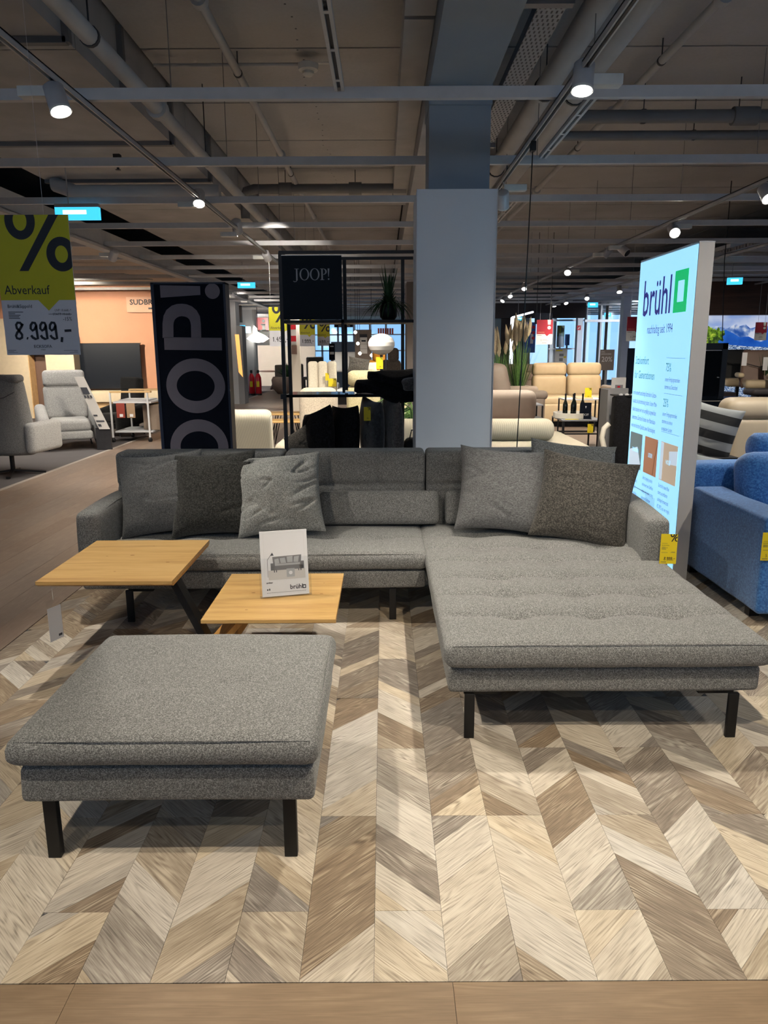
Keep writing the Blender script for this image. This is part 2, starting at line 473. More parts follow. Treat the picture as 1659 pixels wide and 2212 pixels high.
def tag(o, label=None, cat=None, group=None, kind=None):
    if label: o['label'] = label
    if cat: o['category'] = cat
    if group: o['group'] = group
    if kind: o['kind'] = kind
    return o
def T(name, label, cat, loc=(0, 0, 0), rz=0, group=None, kind=None):
    o = bpy.data.objects.new(name, None)
    o.empty_display_size = .1
    COL.objects.link(o)
    o.location = loc; o.rotation_euler = (0, 0, R(rz))
    return tag(o, label, cat, group, kind)
def kids(o): return [c for c in bpy.data.objects if c.parent == o]
def cp(o, loc=None, rz=None, label=None, parent=None, group=None):
    n = o.copy(); COL.objects.link(n); n.parent = parent
    if loc is not None: n.location = loc
    if rz is not None: n.rotation_euler = (0, 0, R(rz))
    if label: n['label'] = label
    if group: n['group'] = group
    for c in kids(o): cp(c, parent=n)
    return n

# flat print on a plane facing local -y ; layer gives a hair of distance to the board
def flat(name, polys, mat, parent, layer=1, y=0.0):
    mb = MB(); yy = y - layer * .0007
    for p in polys:
        n = len(p)
        ar = sum(p[i][0] * p[(i + 1) % n][1] - p[(i + 1) % n][0] * p[i][1] for i in range(n))
        if ar < 0: p = p[::-1]
        mb.add([(x, yy, z) for x, z in p], [tuple(range(n))])
    return mb.build(name, mat, parent)
def rect(x0, x1, z0, z1): return [(x0, z0), (x1, z0), (x1, z1), (x0, z1)]
def ring(cx, cz, rx, rz, ix, iz, n=40, a0=0, a1=360, clip=None):
    out = []
    for k in range(n):
        p = []
        for (a, o_) in ((k, 1), (k + 1, 1), (k + 1, 0), (k, 0)):
            an = R(a0 + (a1 - a0) * a / n)
            x = cx + math.cos(an) * (rx if o_ else ix); z = cz + math.sin(an) * (rz if o_ else iz)
            if clip: x = max(clip[0], min(clip[1], x)); z = max(clip[2], min(clip[3], z))
            p.append((x, z))
        ar = sum(p[i][0] * p[(i + 1) % 4][1] - p[(i + 1) % 4][0] * p[i][1] for i in range(4))
        if abs(ar) > 1e-9: out.append(p)
    return out
def disc(cx, cz, rx, rz=None, n=28):
    rz = rz or rx
    return [(cx + rx * math.cos(2 * math.pi * k / n), cz + rz * math.sin(2 * math.pi * k / n)) for k in range(n)]
def stroke(pts, w):
    out = []; pts = [Vector(p) for p in pts]; L = []
    for i, p in enumerate(pts):
        t = (pts[min(i + 1, len(pts) - 1)] - pts[max(i - 1, 0)]).normalized()
        nn = Vector((-t.y, t.x)) * (w / 2)
        L.append((p + nn, p - nn))
    for i in range(len(L) - 1):
        a, b_ = L[i]; c_, d = L[i + 1]
        out.append([tuple(a), tuple(b_), tuple(d), tuple(c_)])
    return out
def text(name, body, size, x, z, mat, parent, layer=2, align='LEFT', xs=1.0, rot=0, y=0.0, line=1.0, bold=0.0, shear=0.0):
    c = bpy.data.curves.new(name, 'FONT')
    c.body = body; c.size = size; c.align_x = align; c.resolution_u = 2; c.space_line = line; c.offset = bold; c.shear = shear
    o = bpy.data.objects.new(name + '_src', c)
    COL.objects.link(o)
    bpy.context.view_layer.update()
    me = bpy.data.meshes.new_from_object(o.evaluated_get(bpy.context.evaluated_depsgraph_get()))
    bpy.data.objects.remove(o); bpy.data.curves.remove(c)
    yy = y - layer * .0007; ca, sa = math.cos(R(rot)), math.sin(R(rot))
    n = len(me.vertices); co = np.empty(n * 3); me.vertices.foreach_get('co', co); co = co.reshape(-1, 3)
    px = co[:, 0] * xs; pz = co[:, 1].copy()
    co[:, 0] = x + px * ca - pz * sa; co[:, 2] = z + px * sa + pz * ca; co[:, 1] = yy
    me.vertices.foreach_set('co', co.ravel()); me.update()
    me.name = name
    me.materials.clear(); me.materials.append(M[mat])
    ob = bpy.data.objects.new(name, me); COL.objects.link(ob)
    if parent: ob.parent = parent
    return ob

# pillow: two puffed faces, pinched corners, soft wrinkles; local plane xz, thickness along y
def pillow_mb(w, h, t, seed=0, wrinkle=.006, nu=48, sag=.0, diag=.0):
    mb = MB(); rnd = random.Random(seed); ph = [rnd.uniform(0, 9) for _ in range(6)]
    def pt(u, v, side):
        a, b_ = u * 2 - 1, v * 2 - 1
        x = a * w / 2 * (1 - .085 * (1 - b_ * b_)); z = b_ * h / 2 * (1 - .085 * (1 - a * a))
        ed = max(0, (1 - a ** 2)) ** .42 * max(0, (1 - b_ ** 2)) ** .42
        y = side * t / 2 * ed
        s1 = noise.noise(Vector((a * .9 + b_ * diag + ph[0], b_ * 3.4 - a * diag * 2.2 + ph[1], ph[2] + side)))
        fold = max(0.0, 1 - abs(s1) * 7) ** 1.5
        msk = max(0.0, noise.noise(Vector((a * 1.3 + ph[3], b_ * 1.3 + ph[4], 4))) + .25)
        lo_ = noise.noise(Vector((a * 1.2 + ph[5], b_ * 1.5 + ph[1], 9 + side)))
        y += (fold * msk * wrinkle * 2.2 + lo_ * wrinkle * 1.2) * min(1, ed * 1.4) * (1 if side < 0 else .3)
        z -= sag * (1 - b_) * .5 * (1 - a * a) * .0
        return (x, y, z)
    mb.grid(lambda u, v: pt(u, v, -1), nu, nu)
    mb.grid(lambda u, v: pt(1 - u, v, 1), nu, nu)
    return mb
def pillow(name, label, mat, loc, w, h, t, rx, rz, ry=0, seed=0, wrinkle=.006, group=None, diag=0, cat='pillow'):
    o = pillow_mb(w, h, t, seed, wrinkle, diag=diag).build(name, mat, None, 180)
    o.location = loc
    o.rotation_euler = (Matrix.Rotation(R(rz), 3, 'Z') @ Matrix.Rotation(R(rx), 3, 'X') @ Matrix.Rotation(R(ry), 3, 'Y')).to_euler()
    return tag(o, label, cat, group)
plain('pale_warm', (.64, .60, .57), .6, 0, .02, 2)
glow('lightbox_face', hexc(152, 214, 250), 1.0)
glow('ink_green', hexc(0, 176, 104), .9)
glow('ink_teal', hexc(20, 110, 110), .6)
glow('ink_navy', hexc(38, 42, 120), .8)
glow('ink_pale', hexc(190, 205, 220), .8)
glow('ink_brown', hexc(120, 70, 45), .7)
glow('photo_textile', hexc(92, 108, 112), .8)
glow('photo_leather', hexc(176, 124, 96), .55)
glow('photo_wood', hexc(200, 178, 155), .6)

plain('dark_navy', (.012, .020, .045), .5, 0, .05)
plain('salmon_light', (.66, .40, .28), .8, 0, .02)
plain('red_leather', (.28, .05, .035), .5, 0, .05)
plain('tan_leather', (.36, .24, .15), .5, 0, .05)
plain('cool_white_fabric', (.62, .62, .62), .9, 0, .03)
plain('mid_blue', (.10, .14, .20), .7, 0, .04)
plain('velvet_rose', (.42, .30, .25), .8, 0, .08, 5)
plain('cream_paint', (.62, .58, .50), .5, 0, .03)
plain('olive_panel', (.26, .30, .16), .6, 0, .05)
plain('poster_blue', (.03, .10, .38), .5, 0, .3, 6)
plain('taupe_dark', (.045, .036, .036), .7, 0, .05)
plain('slat_grey', (.36, .35, .36), .5, .3, .05)
plain('leather_dark', (.05, .045, .05), .5, 0, .05)
plain('navy_grey', (.028, .033, .045), .5, 0, .05)
def stripes():
    m, t, b = nt('stripe_cloth'); tc = nd(t, 'ShaderNodeTexCoord'); w = nd(t, 'ShaderNodeTexWave', i_Scale=2.2, i_Distortion=.2); w.bands_direction = 'Z'
    lnk(t, tc.outputs['Object'], w.inputs['Vector']); r = ramp(t, w.outputs['Fac'], [(.0, (.006, .007, .009)), (.48, (.006, .007, .009)), (.52, (.17, .185, .20)), (1, (.20, .215, .23))]); lnk(t, r.outputs[0], b.inputs['Base Color']); b.inputs['Roughness'].default_value = .95
stripes()
def mural(name, stops, scale, strength, stretch=(1, 1, 1), detail=4.0):
    m, t, b = nt(name); tc = nd(t, 'ShaderNodeTexCoord'); mp = nd(t, 'ShaderNodeMapping'); mp.inputs['Scale'].default_value = stretch
    lnk(t, tc.outputs['Object'], mp.inputs[0]); n = nd(t, 'ShaderNodeTexNoise', i_Scale=scale, i_Detail=detail); lnk(t, mp.outputs[0], n.inputs['Vector'])
    r = ramp(t, n.outputs['Fac'], stops); lnk(t, r.outputs[0], b.inputs['Base Color']); lnk(t, r.outputs[0], b.inputs['Emission Color']); b.inputs['Emission Strength'].default_value = strength; m.cycles.emission_sampling = 'NONE'
mural('mural_sky', [(.35, hexc(120, 150, 205)), (.55, hexc(190, 200, 225)), (.7, hexc(225, 228, 240))], .9, .8, (1, 1, 2))
mural('mural_snow', [(.40, hexc(40, 85, 165)), (.5, hexc(110, 140, 195)), (.6, hexc(215, 222, 238))], 4.0, .7)
mural('mural_blue', [(.35, hexc(15, 70, 165)), (.65, hexc(50, 115, 205))], 1.6, .75)
mural('mural_town', [(.40, hexc(30, 60, 110)), (.5, hexc(120, 150, 190)), (.62, hexc(225, 232, 240))], 26.0, .7, (1, 1, 2.5), 6.0)
mural('mural_leaf', [(.35, hexc(40, 70, 20)), (.55, hexc(120, 160, 40)), (.7, hexc(205, 220, 80))], 14.0, .6)
mural('mural_leaf_dark', [(.35, hexc(20, 38, 20)), (.6, hexc(70, 100, 35)), (.75, hexc(150, 175, 60))], 14.0, .5)
KB = 1.7

# ================================================================ STRUCTURE: floors
fl = MB().box(-14, 20, -3, 60, -.12, -.006).build('floor', 'vinyl_charcoal')
tag(fl, 'charcoal vinyl shop floor under the grey armchairs', 'floor', kind='structure')

def plank_mesh(polys, name, mat, parent, ang_list, rnd, z1=.0, z0=-.006, kind=None):
    """polys: list of convex 2D polygons (x,y); one mesh; grain uv + tone per polygon"""
    vs = []; fs = []; uvs = []; tones = []
    for poly, ang in zip(polys, ang_list):
        n = len(poly); o = len(vs)
        ca, sa = math.cos(ang), math.sin(ang)
        ou, ov = rnd.uniform(0, 60), rnd.uniform(0, 60); tn = rnd.random()
        zt = z1 + rnd.uniform(-.0004, .0004)
        vs += [(x, y, zt) for x, y in poly] + [(x, y, z0) for x, y in poly]
        ff = [tuple(range(o, o + n))] + [(o + (i + 1) % n, o + i, o + n + i, o + n + (i + 1) % n) for i in range(n)]
        fs += ff
        for f_ in ff:
            for i in f_:
                x, y = vs[i][:2]
                uvs += [x * ca + y * sa + ou, -x * sa + y * ca + ov]
        tones += [tn] * (2 * n)
    me = bpy.data.meshes.new(name); me.from_pydata(vs, [], fs); me.update()
    uvl = me.uv_layers.new(name='grain'); uvl.data.foreach_set('uv', uvs)
    at_ = me.attributes.new('tone', 'FLOAT', 'POINT'); at_.data.foreach_set('value', tones)
    me.materials.append(M[mat])
    ob = bpy.data.objects.new(name, me); COL.objects.link(ob); ob.parent = parent
    if kind: ob['kind'] = kind
    return ob

def clip_y(poly, y0, y1):
    for sgn, lim in ((1, y0), (-1, -y1)):
        out = []
        for i in range(len(poly)):
            a, b = poly[i], poly[(i + 1) % len(poly)]
            da, db = sgn * a[1] - lim, sgn * b[1] - lim
            if da >= 0: out.append(a)
            if (da >= 0) != (db >= 0):
                t_ = da / (da - db); out.append((a[0] + (b[0] - a[0]) * t_, a[1] + (b[1] - a[1]) * t_))
        poly = out
        if len(poly) < 3: return []
    return poly
def area(p): return abs(sum(p[i][0] * p[(i + 1) % len(p)][1] - p[(i + 1) % len(p)][0] * p[i][1] for i in range(len(p)))) / 2

rnd = random.Random(11)
chev = MB().box(-2.10, 4.2, 1.61, 5.6, -.0060, -.0052).build('floor_chevron', 'print_dark')
tag(chev, 'chevron patterned limed oak floor under the grey corner sofa', 'floor', kind='structure')
W_ = .1935; polys = []
i0 = -11
for i in range(i0, 22):
    xa = -.033 + i * W_; xb = xa + W_
    sgn = 1 if i % 2 else -1
    ph = 1.860 if (i % 5) in (0, 3) else 2.31
    yj = ph - .9 * 3
    while yj < 5.6:
        t0, t1 = max(1.612, yj), min(5.58, yj + .9)
        if t1 > t0 + .03:
            yy = yj - W_ - rnd.uniform(0, .1)
            while yy < t1 + W_:
                wv = rnd.choice((.09, .12, .15, .19, .19, .24, .28))
                e = .0005
                if sgn > 0: q_ = [(xa + e, yy), (xb - e, yy + W_), (xb - e, yy + wv + W_ - .001), (xa + e, yy + wv - .001)]
                else: q_ = [(xa + e, yy + W_), (xb - e, yy), (xb - e, yy + wv - .001), (xa + e, yy + wv + W_ - .001)]
                q_ = clip_y(q_, t0 + e, t1 - e)
                if q_ and xa < -2.10: q_ = [(b_, a_) for a_, b_ in clip_y([(b_, a_) for a_, b_ in q_], -2.0995, 99)]
                if q_ and area(q_) > .0006: polys.append((q_, sgn * math.pi / 4))
                yy += wv
        yj += .9
def shown(p):
    cx = sum(q[0] for q in p) / len(p); cy = sum(q[1] for q in p) / len(p)
    hid = (.35 < cx < 1.45 and 3.3 < cy < 5) or (-1.05 < cx < -.35 and 2.6 < cy < 3.3) or cy > 4.9 or (cx > 1.75 and cy < 3.6) or abs(cx) > .55 * cy + .1
    return area(p) / (cy * cy) * (0.01 if hid else 1)
polys.sort(key=lambda q: -shown(q[0]))
for q_, an in polys[:300]:
    plank_mesh([q_], 'plank', 'chevron_wood', chev, [an], rnd)
plank_mesh([q[0] for q in polys[300:]], 'plank_rest', 'chevron_wood', chev, [q[1] for q in polys[300:]], rnd, kind='stuff')

# left aisle planks run towards the back, front walkway planks run across
ais = MB().box(-4.55, -2.10, 1.61, 46, -.0060, -.0052).build('floor_aisle', 'print_dark')
tag(ais, 'brown oak plank aisle left of the sofa', 'floor', kind='structure')
cols_ = 14; pw = (4.50 - 2.105) / cols_; far = []
for cidx in range(cols_):
    xa = -2.105 - (cidx + 1) * pw; yj = 1.62 - rnd.uniform(0, 1.2)
    while yj < 45:
        a0, a1 = max(yj, 1.612), min(yj + 1.25, 45.9)
        if a1 > a0 + .02:
            q_ = [(xa + .0006, a0 + .0008), (xa + pw - .0006, a0 + .0008), (xa + pw - .0006, a1), (xa + .0006, a1)]
            if 3.0 < a0 < 15: plank_mesh([q_], 'plank', 'aisle_wood', ais, [math.pi / 2], rnd)
            else: far.append(q_)
        yj += 1.25
plank_mesh(far, 'plank_rest', 'aisle_wood', ais, [math.pi / 2] * len(far), rnd, kind='stuff')
MB().box(-4.56, -4.50, 1.61, 46, -.006, .003).build('edge_strip', 'trim_light', ais)

front = MB().box(-14, 20, -3, 1.61, -.0060, -.0052).build('floor_front', 'print_dark')
tag(front, 'pale oak walkway strip at the bottom edge of the view', 'floor', kind='structure')
for r_ in range(5):
    y1 = 1.6095 - r_ * .23; xj = -.806 if r_ == 0 else -.3 - .37 * r_
    xs_ = [xj + .977 * k for k in range(-3, 4)]
    for a, b in zip(xs_[:-1], xs_[1:]):
        plank_mesh([[(a + .0006, y1 - .229), (b - .0006, y1 - .229), (b - .0006, y1), (a + .0006, y1)]], 'plank', 'front_wood', front, [0], rnd)
# middle shop floor behind the sofa: planks too far to tell apart stay on the slab
mid = MB().box(-2.10, 4.2, 5.6, 46, -.0060, -.0008)
mo = mid.build('floor_mid', 'aisle_wood'); tag(mo, 'brown wood floor between the far sofas', 'floor', kind='structure')
me = mo.data; uvl = me.uv_layers.new(name='grain')
uvl.data.foreach_set('uv', [c for lp in me.loops for c in (me.vertices[lp.vertex_index].co.y, me.vertices[lp.vertex_index].co.x)])

# ================================================================ STRUCTURE: ceiling
ceil = MB().box(-14, 20, -3, 60, 3.86, 4.0).build('ceiling', 'ceiling_dark')
tag(ceil, 'raw concrete slab ceiling', 'ceiling', kind='structure')
y = -2.6
while y < 40:
    for (a, b) in ((-1.80, .30), (.78, 6.2), (6.22, 19)):
        MB().box(a, b, y + .012, y + 1.238, 3.80, 3.87).build('panel', 'slab_concrete', ceil)
    y += 1.25
for (a, b) in ((-13.9, -3.6),):
    yy = -2.6
    while yy < 40:
        MB().box(a, b, yy + .012, yy + 2.488, 3.815, 3.87).build('panel', 'ceiling_dark', ceil); yy += 2.5
# recessed bolt pits of the slab, in a dotted row
mb = MB()
for k in range(40):
    mb.lathe([(.009, 0), (.006, .002)], (-.62 + rnd.uniform(-.03, .03), 3.9 + k * .19, 3.797), 6)
tag(mb.build('bolt_pits', 'print_dark', ceil), kind='stuff')

sof = T('ceiling_soffit', 'wide grey concrete bulkhead lowered from the slab on the left', 'bulkhead', (-2.7, 8, 3.37), kind='structure')
yb = -2.6
for L in [3.9, 1.55, 2.1, 2.6, 2.6, 2.6, 2.6, 2.6, 2.6, 2.6, 2.6]:
    MB().box(-3.57, -1.84, yb + .006, yb + L - .006, 3.37, 3.86).build('panel', 'duct_concrete', sof, world=True); yb += L
for yy in (4.75, 5.72, 6.95, 8.4):
    m = MB(); m.box(-3.57, -1.82, yy, yy + .05, 3.335, 3.37); m.box(-1.84, -1.80, yy, yy + .05, 3.34, 3.8)
    m.build('hanger_frame', 'pipe_dark', sof, world=True)

cbm = T('ceiling_beam', 'blue-grey painted concrete beam running into the column', 'beam', (.545, 3, 3.37), kind='structure')
MB().box(.33, .76, -3, 5.63, 3.37, 3.86).build('beam_body', 'column_paint', cbm, world=True)
MB().box(.33, .76, 6.06, 40, 3.37, 3.86).build('beam_body', 'duct_concrete', cbm, world=True)
m = MB()
for (a, b) in ((-3, 4.15), (4.17, 5.0), (5.05, 11)): m.box(.14, .325, a, b, 3.56, 3.80)
m.build('side_duct', 'duct_concrete', cbm, world=True)

clm = T('column', 'square column with blue-grey upper part and white boxed cladding', 'column', (.545, 5.84, 0), kind='structure')
MB().box(.33, .76, 5.63, 6.06, 2.6, 3.86).build('shaft', 'column_paint', clm, world=True)
MB().box(.325, .765, 5.60, 6.09, 3.25, 3.40).build('capital', 'column_paint', clm, world=True)
MB().rbox((.521, 5.80, 1.342), (.562, .60, 2.684), .004).build('cladding', 'white_paint', clm, 30, world=True)
m = MB(); m.box(.238, .242, 5.49, 5.505, 0, 2.684); m.box(.800, .804, 5.49, 5.505, 0, 2.684)
m.build('edge_profile', 'rail_white', clm, world=True)

# ---- walls
def wall(name, label, x0, x1, y0, y1, z0, z1, mat):
    o = MB().box(x0, x1, y0, y1, z0, z1).build(name, mat); tag(o, label, 'wall', kind='structure'); return o
wall('wall_salmon', 'salmon painted wall behind the grey armchairs', -13, -5.0, 18.6, 18.8, 0, 3.86, 'salmon_paint')
wall('wall_left', 'salmon side wall at the far left', -13.2, -13, 4, 18.8, 0, 3.86, 'salmon_paint')
wall('light_blocker_rear', 'unseen grey blocker added behind the viewpoint against low ambient light', -14, 20, -3.2, -3, 0, 2.5, 'mid_grey')  # added out of view so world light enters only high up
wall('light_blocker_left', 'unseen grey blocker added at the far left against low ambient light', -14.2, -14, -3, 4, 0, 2.5, 'mid_grey')  # unseen, added to keep low world light out on the left
wall('light_blocker_right', 'unseen grey blocker added at the far right against low ambient light', 20, 20.2, -3, 2, 0, 2.5, 'mid_grey')  # unseen, added to keep low world light out on the right
wall('wall_back', 'pale wall closing the shop far behind', -14, 20, 47, 47.2, 0, 3.86, 'warm_white')
wall('wall_right', 'dark side wall far right', 19.5, 19.7, 2, 47, 0, 3.86, 'mid_grey')
wall('wall_cream', 'cream partition seen behind the shelf beside the column', .62, 1.75, 13.5, 13.7, 0, 2.75, 'warm_white')
wall('wall_partition', 'taupe partition edge behind the round white lamp', .42, .62, 13.5, 14.5, 0, 2.75, 'taupe_panel')
# dropped ceiling over the salmon zone
so = T('ceiling_dropped', 'white suspended ceiling over the salmon area', 'ceiling', (-8, 10, 3.1), kind='structure')
k = 5.0
while k < 18.5:
    MB().box(-13, -3.95, k + .004, k + .62, 3.12, 3.16).build('panel', 'soffit_white', so, world=True); k += .625
MB().box(-4.0, -3.80, 3, 30, 2.98, 3.20).build('fascia', 'rail_white', so, world=True)
MB().box(-13, -4.0, 18.8, 44, 3.12, 3.16).build('far_panel', 'soffit_white', so, world=True)
m = MB()
for q in range(9): m.box(-8.2 + q * .02, -5.2 + q * .02, 15.6 + q * .16, 15.69 + q * .16, 3.108, 3.12)
m.build('vent_slots', 'pale_grey', so, world=True)

# ---- cross rails under the slab
ordn = 'nearest second third fourth fifth sixth seventh eighth ninth tenth eleventh twelfth thirteenth fourteenth fifteenth sixteenth seventeenth eighteenth nineteenth last'.split()
def ceil_z(x, y):
    if -3.57 < x < -1.84: return 3.37
    if x < -3.8 and y > 5: return 3.12
    if x > 5.35 and y > 10.9: return 3.09
    if .3 < x < .78: return 3.37
    return 3.80
ry = 4.64; rails = []
for k in range(20):
    lab = '%s pale metal ceiling rail spanning the view, counted from the front' % ordn[k]
    o = T('ceiling_rail', lab, 'rail', (0, ry, 3.0), 0, 'ceiling cross rails')
    x0, x1 = -9.5, 16
    m = MB(); m.box(x0, x1, -.022, .022, .0, .055)
    if k == 1 or k == 0: pass
    m.build('rail_bar', 'rail_white', o)
    MB().box(x0, x1, -.022, .022, -.006, 0).build('lower_flange', 'rail_white', o)
    for hx in ((-1.2, 1.2, 2.9) if k < 8 else (-1.2, 1.5)):
        MB().tube([(hx, 0, .055), (hx, 0, .8)], .003, 5).build('hanger_rod', 'pipe_dark', o)
    ry += 1.50 if k else 1.55

# ---- pipes, trays
def pipe(name, label, pts, r, mat, joints=(), group=None, jr=1.25, hang=()):
    o = T(name, label, 'pipe', pts[0], 0, group)
    MB().tube(pts, r, 14).build('pipe_run', mat, o, 60, world=True)
    for (a, b) in joints: MB().tube([a, b], r * jr, 14).build('coupling', mat, o, 60, world=True)
    for (hx, hy, hz) in hang:
        m = MB(); m.tube([(hx, hy, hz), (hx, hy, 3.82)], .005, 5); m.tube([(hx, hy - .012, hz), (hx, hy + .012, hz)], r * 1.12, 14)
        m.build('hanger', 'dark_metal', o, 60, world=True)
    return o
pipe('ceiling_pipe', 'thick grey pipe along the ceiling right of the column, inner one', [(1.23, -2, 3.5), (1.23, 16, 3.5)], .082, 'pipe_grey', hang=[(1.23, 6.1, 3.5), (1.23, 8.6, 3.5)])
pipe('ceiling_pipe', 'thick grey pipe along the ceiling right of the column, outer one beside the track', [(1.475, -2, 3.5), (1.475, 16, 3.5)], .082, 'pipe_grey', hang=[(1.475, 6.2, 3.5), (1.475, 9.4, 3.5)])
pipe('ceiling_pipe', 'thin grey sprinkler pipe at the right with clamp couplings', [(2.05, -2, 3.65), (2.05, 20, 3.65)], .03, 'pipe_grey', [((2.05, y_, 3.65), (2.05, y_ + .07, 3.65)) for y_ in (4.95, 7.2, 10.5)], jr=1.7, hang=[(2.05, 6.0, 3.65), (2.05, 8.4, 3.65)])
pipe('ceiling_pipe', 'thin grey sprinkler pipe left of the middle with clamp couplings', [(-1.09, -2, 3.65), (-1.09, 24, 3.65)], .030, 'pipe_grey', [((-1.09, y_, 3.65), (-1.09, y_ + .07, 3.65)) for y_ in (4.95, 8.6, 12.5)], jr=1.7, hang=[(-1.09, 6.2, 3.65), (-1.09, 9.5, 3.65)])
pipe('ceiling_pipe', 'grey pipe along the edge of the concrete bulkhead', [(-1.52, -2, 3.2), (-1.52, 24, 3.2)], .048, 'pipe_grey', [((-1.52, y_, 3.2), (-1.52, y_ + .08, 3.2)) for y_ in (5.45, 10.2)], jr=1.45, hang=[(-1.52, 4.3, 3.2), (-1.52, 6.9, 3.2)])
pipe('ceiling_pipe', 'dark horizontal pipe with sleeve at the upper right', [(1.6, 6.8, 3.50), (9, 6.8, 3.50)], .052, 'pipe_dark', [((2.95, 6.8, 3.5), (3.16, 6.8, 3.5))], jr=1.4, hang=[(3.0, 6.8, 3.5), (2.2, 6.8, 3.5)])
pipe('ceiling_pipe', 'thinner dark horizontal pipe behind the sleeved one at the upper right', [(1.6, 7.1, 3.43), (9, 7.1, 3.43)], .04, 'pipe_dark', hang=[(2.75, 7.1, 3.43)])
pipe('ceiling_pipe', 'dark pipe with elbow hanging between bulkhead and column', [(.3, 10.0, 3.58), (-1.62, 10.0, 3.58), (-1.72, 10.03, 3.56), (-1.76, 10.1, 3.5), (-1.76, 10.12, 2.95 + .3)], .058, 'pipe_dark', [((-1.30, 10, 3.58), (-1.14, 10, 3.58)), ((-.42, 10, 3.58), (-.26, 10, 3.58))], jr=1.3, hang=[(-1.22, 10, 3.58), (-.34, 10, 3.58)])
pipe('ceiling_pipe', 'grey pipe crossing the bulkhead at the top left corner', [(-4.2, 3.75, 3.33), (-1.62, 3.75, 3.33), (-1.55, 3.75, 3.33)], .055, 'pipe_grey')
pipe('ceiling_pipe', 'grey duct pipe bending in under the bulkhead beside the exit sign', [(-3.5, 8.55, 3.45), (-3.42, 8.35, 3.3), (-3.2, 8.3, 3.22), (-1.7, 8.3, 3.22)], .075, 'pipe_grey')
pipe('conduit', 'thin conduit leading to the smoke detector', [(-1.75, 6.3, 3.74), (-.62, 6.3, 3.74)], .013, 'pipe_grey')

ct = T('cable_tray', 'perforated metal cable tray beside the concrete beam', 'cable tray', (.96, 5, 3.48))
def perf(name):
    m_, t, b = nt(name)
    tc = nd(t, 'ShaderNodeTexCoord'); mp = nd(t, 'ShaderNodeMapping'); mp.inputs['Scale'].default_value = (1, 1, 0)
    lnk(t, tc.outputs['Object'], mp.inputs[0])
    br = nd(t, 'ShaderNodeTexBrick', i_Scale=1.0); br.offset = .5
    br.inputs['Brick Width'].default_value = .030; br.inputs['Row Height'].default_value = .055; br.inputs['Mortar Size'].default_value = .0095; br.inputs['Mortar Smooth'].default_value = .0
    br.inputs['Color1'].default_value = (.02, .02, .025, 1); br.inputs['Color2'].default_value = (.02, .02, .025, 1); br.inputs['Mortar'].default_value = (.40, .40, .42, 1)
    lnk(t, mp.outputs[0], br.inputs['Vector']); lnk(t, br.outputs['Color'], b.inputs['Base Color']); b.inputs['Roughness'].default_value = .5
perf('tray_perforated')
MB().box(.885, 1.045, -3, 14, 3.478, 3.482).build('tray_floor', 'tray_perforated', ct, world=True)
m = MB(); m.box(.883, .887, -3, 14, 3.48, 3.54); m.box(1.043, 1.047, -3, 14, 3.48, 3.54); m.build('tray_side', 'grey_metal', ct, world=True)
for yy in (4.55, 6.0, 7.5): MB().box(.77, 1.06, yy, yy + .06, 3.44, 3.478).build('bracket', 'grey_metal', ct, world=True)

# short slotted channels between rails
def channel(label, x, y0, y1, w=.055):
    o = T('slotted_channel', label, 'rail', (x, y0, 3.03), 0, 'slotted channels')
    m = MB(); m.box(-w / 2, -w / 2 + .017, 0, y1 - y0, 0, .03); m.box(w / 2 - .017, w / 2, 0, y1 - y0, 0, .03); m.box(-w / 2, w / 2, 0, y1 - y0, .024, .03)
    k_ = 0.0
    while k_ < y1 - y0: m.box(-w / 2, w / 2, k_, k_ + .03, 0.002, .006); k_ += .42
    m.build('channel_body', 'rail_white', o)
    MB().box(-w / 2 + .017, w / 2 - .017, 0, y1 - y0, .02, .0235).build('slot_shade_strip', 'print_dark', o)  # dark strip stands in for the shade inside the slot
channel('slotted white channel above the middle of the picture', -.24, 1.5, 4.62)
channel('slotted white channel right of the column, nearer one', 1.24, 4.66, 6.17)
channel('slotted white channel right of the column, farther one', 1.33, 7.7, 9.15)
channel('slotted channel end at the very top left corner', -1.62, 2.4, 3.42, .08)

# ---- lighting tracks and spot heads
def track(label, x, y0, y1, z=2.94):
    o = T('light_track', label, 'light track', (x, y0, z), 0, 'lighting tracks')
    m = MB(); m.box(-.018, -.010, 0, y1 - y0, 0, .035); m.box(.010, .018, 0, y1 - y0, 0, .035); m.box(-.018, .018, 0, y1 - y0, .027, .035)
    m.build('track_profile', 'track_grey', o)
    MB().box(-.0095, .0095, 0, y1 - y0, .018, .0265).build('track_groove', 'print_dark', o)
    return o
track('left lighting track running over the coffee tables', -1.67, -1, 15)
track('right lighting track running past the column', 1.0, -1, 15)
track('lighting track on the far right passing over the tall light box', 3.2, 2, 32)
track('distant lighting track over the far right aisle', 5.2, 8, 34)
track('lighting track along the white fascia at the left', -3.73, 3, 36)
track('lighting track at the far right over the recliner display', 8.2, 8, 26)

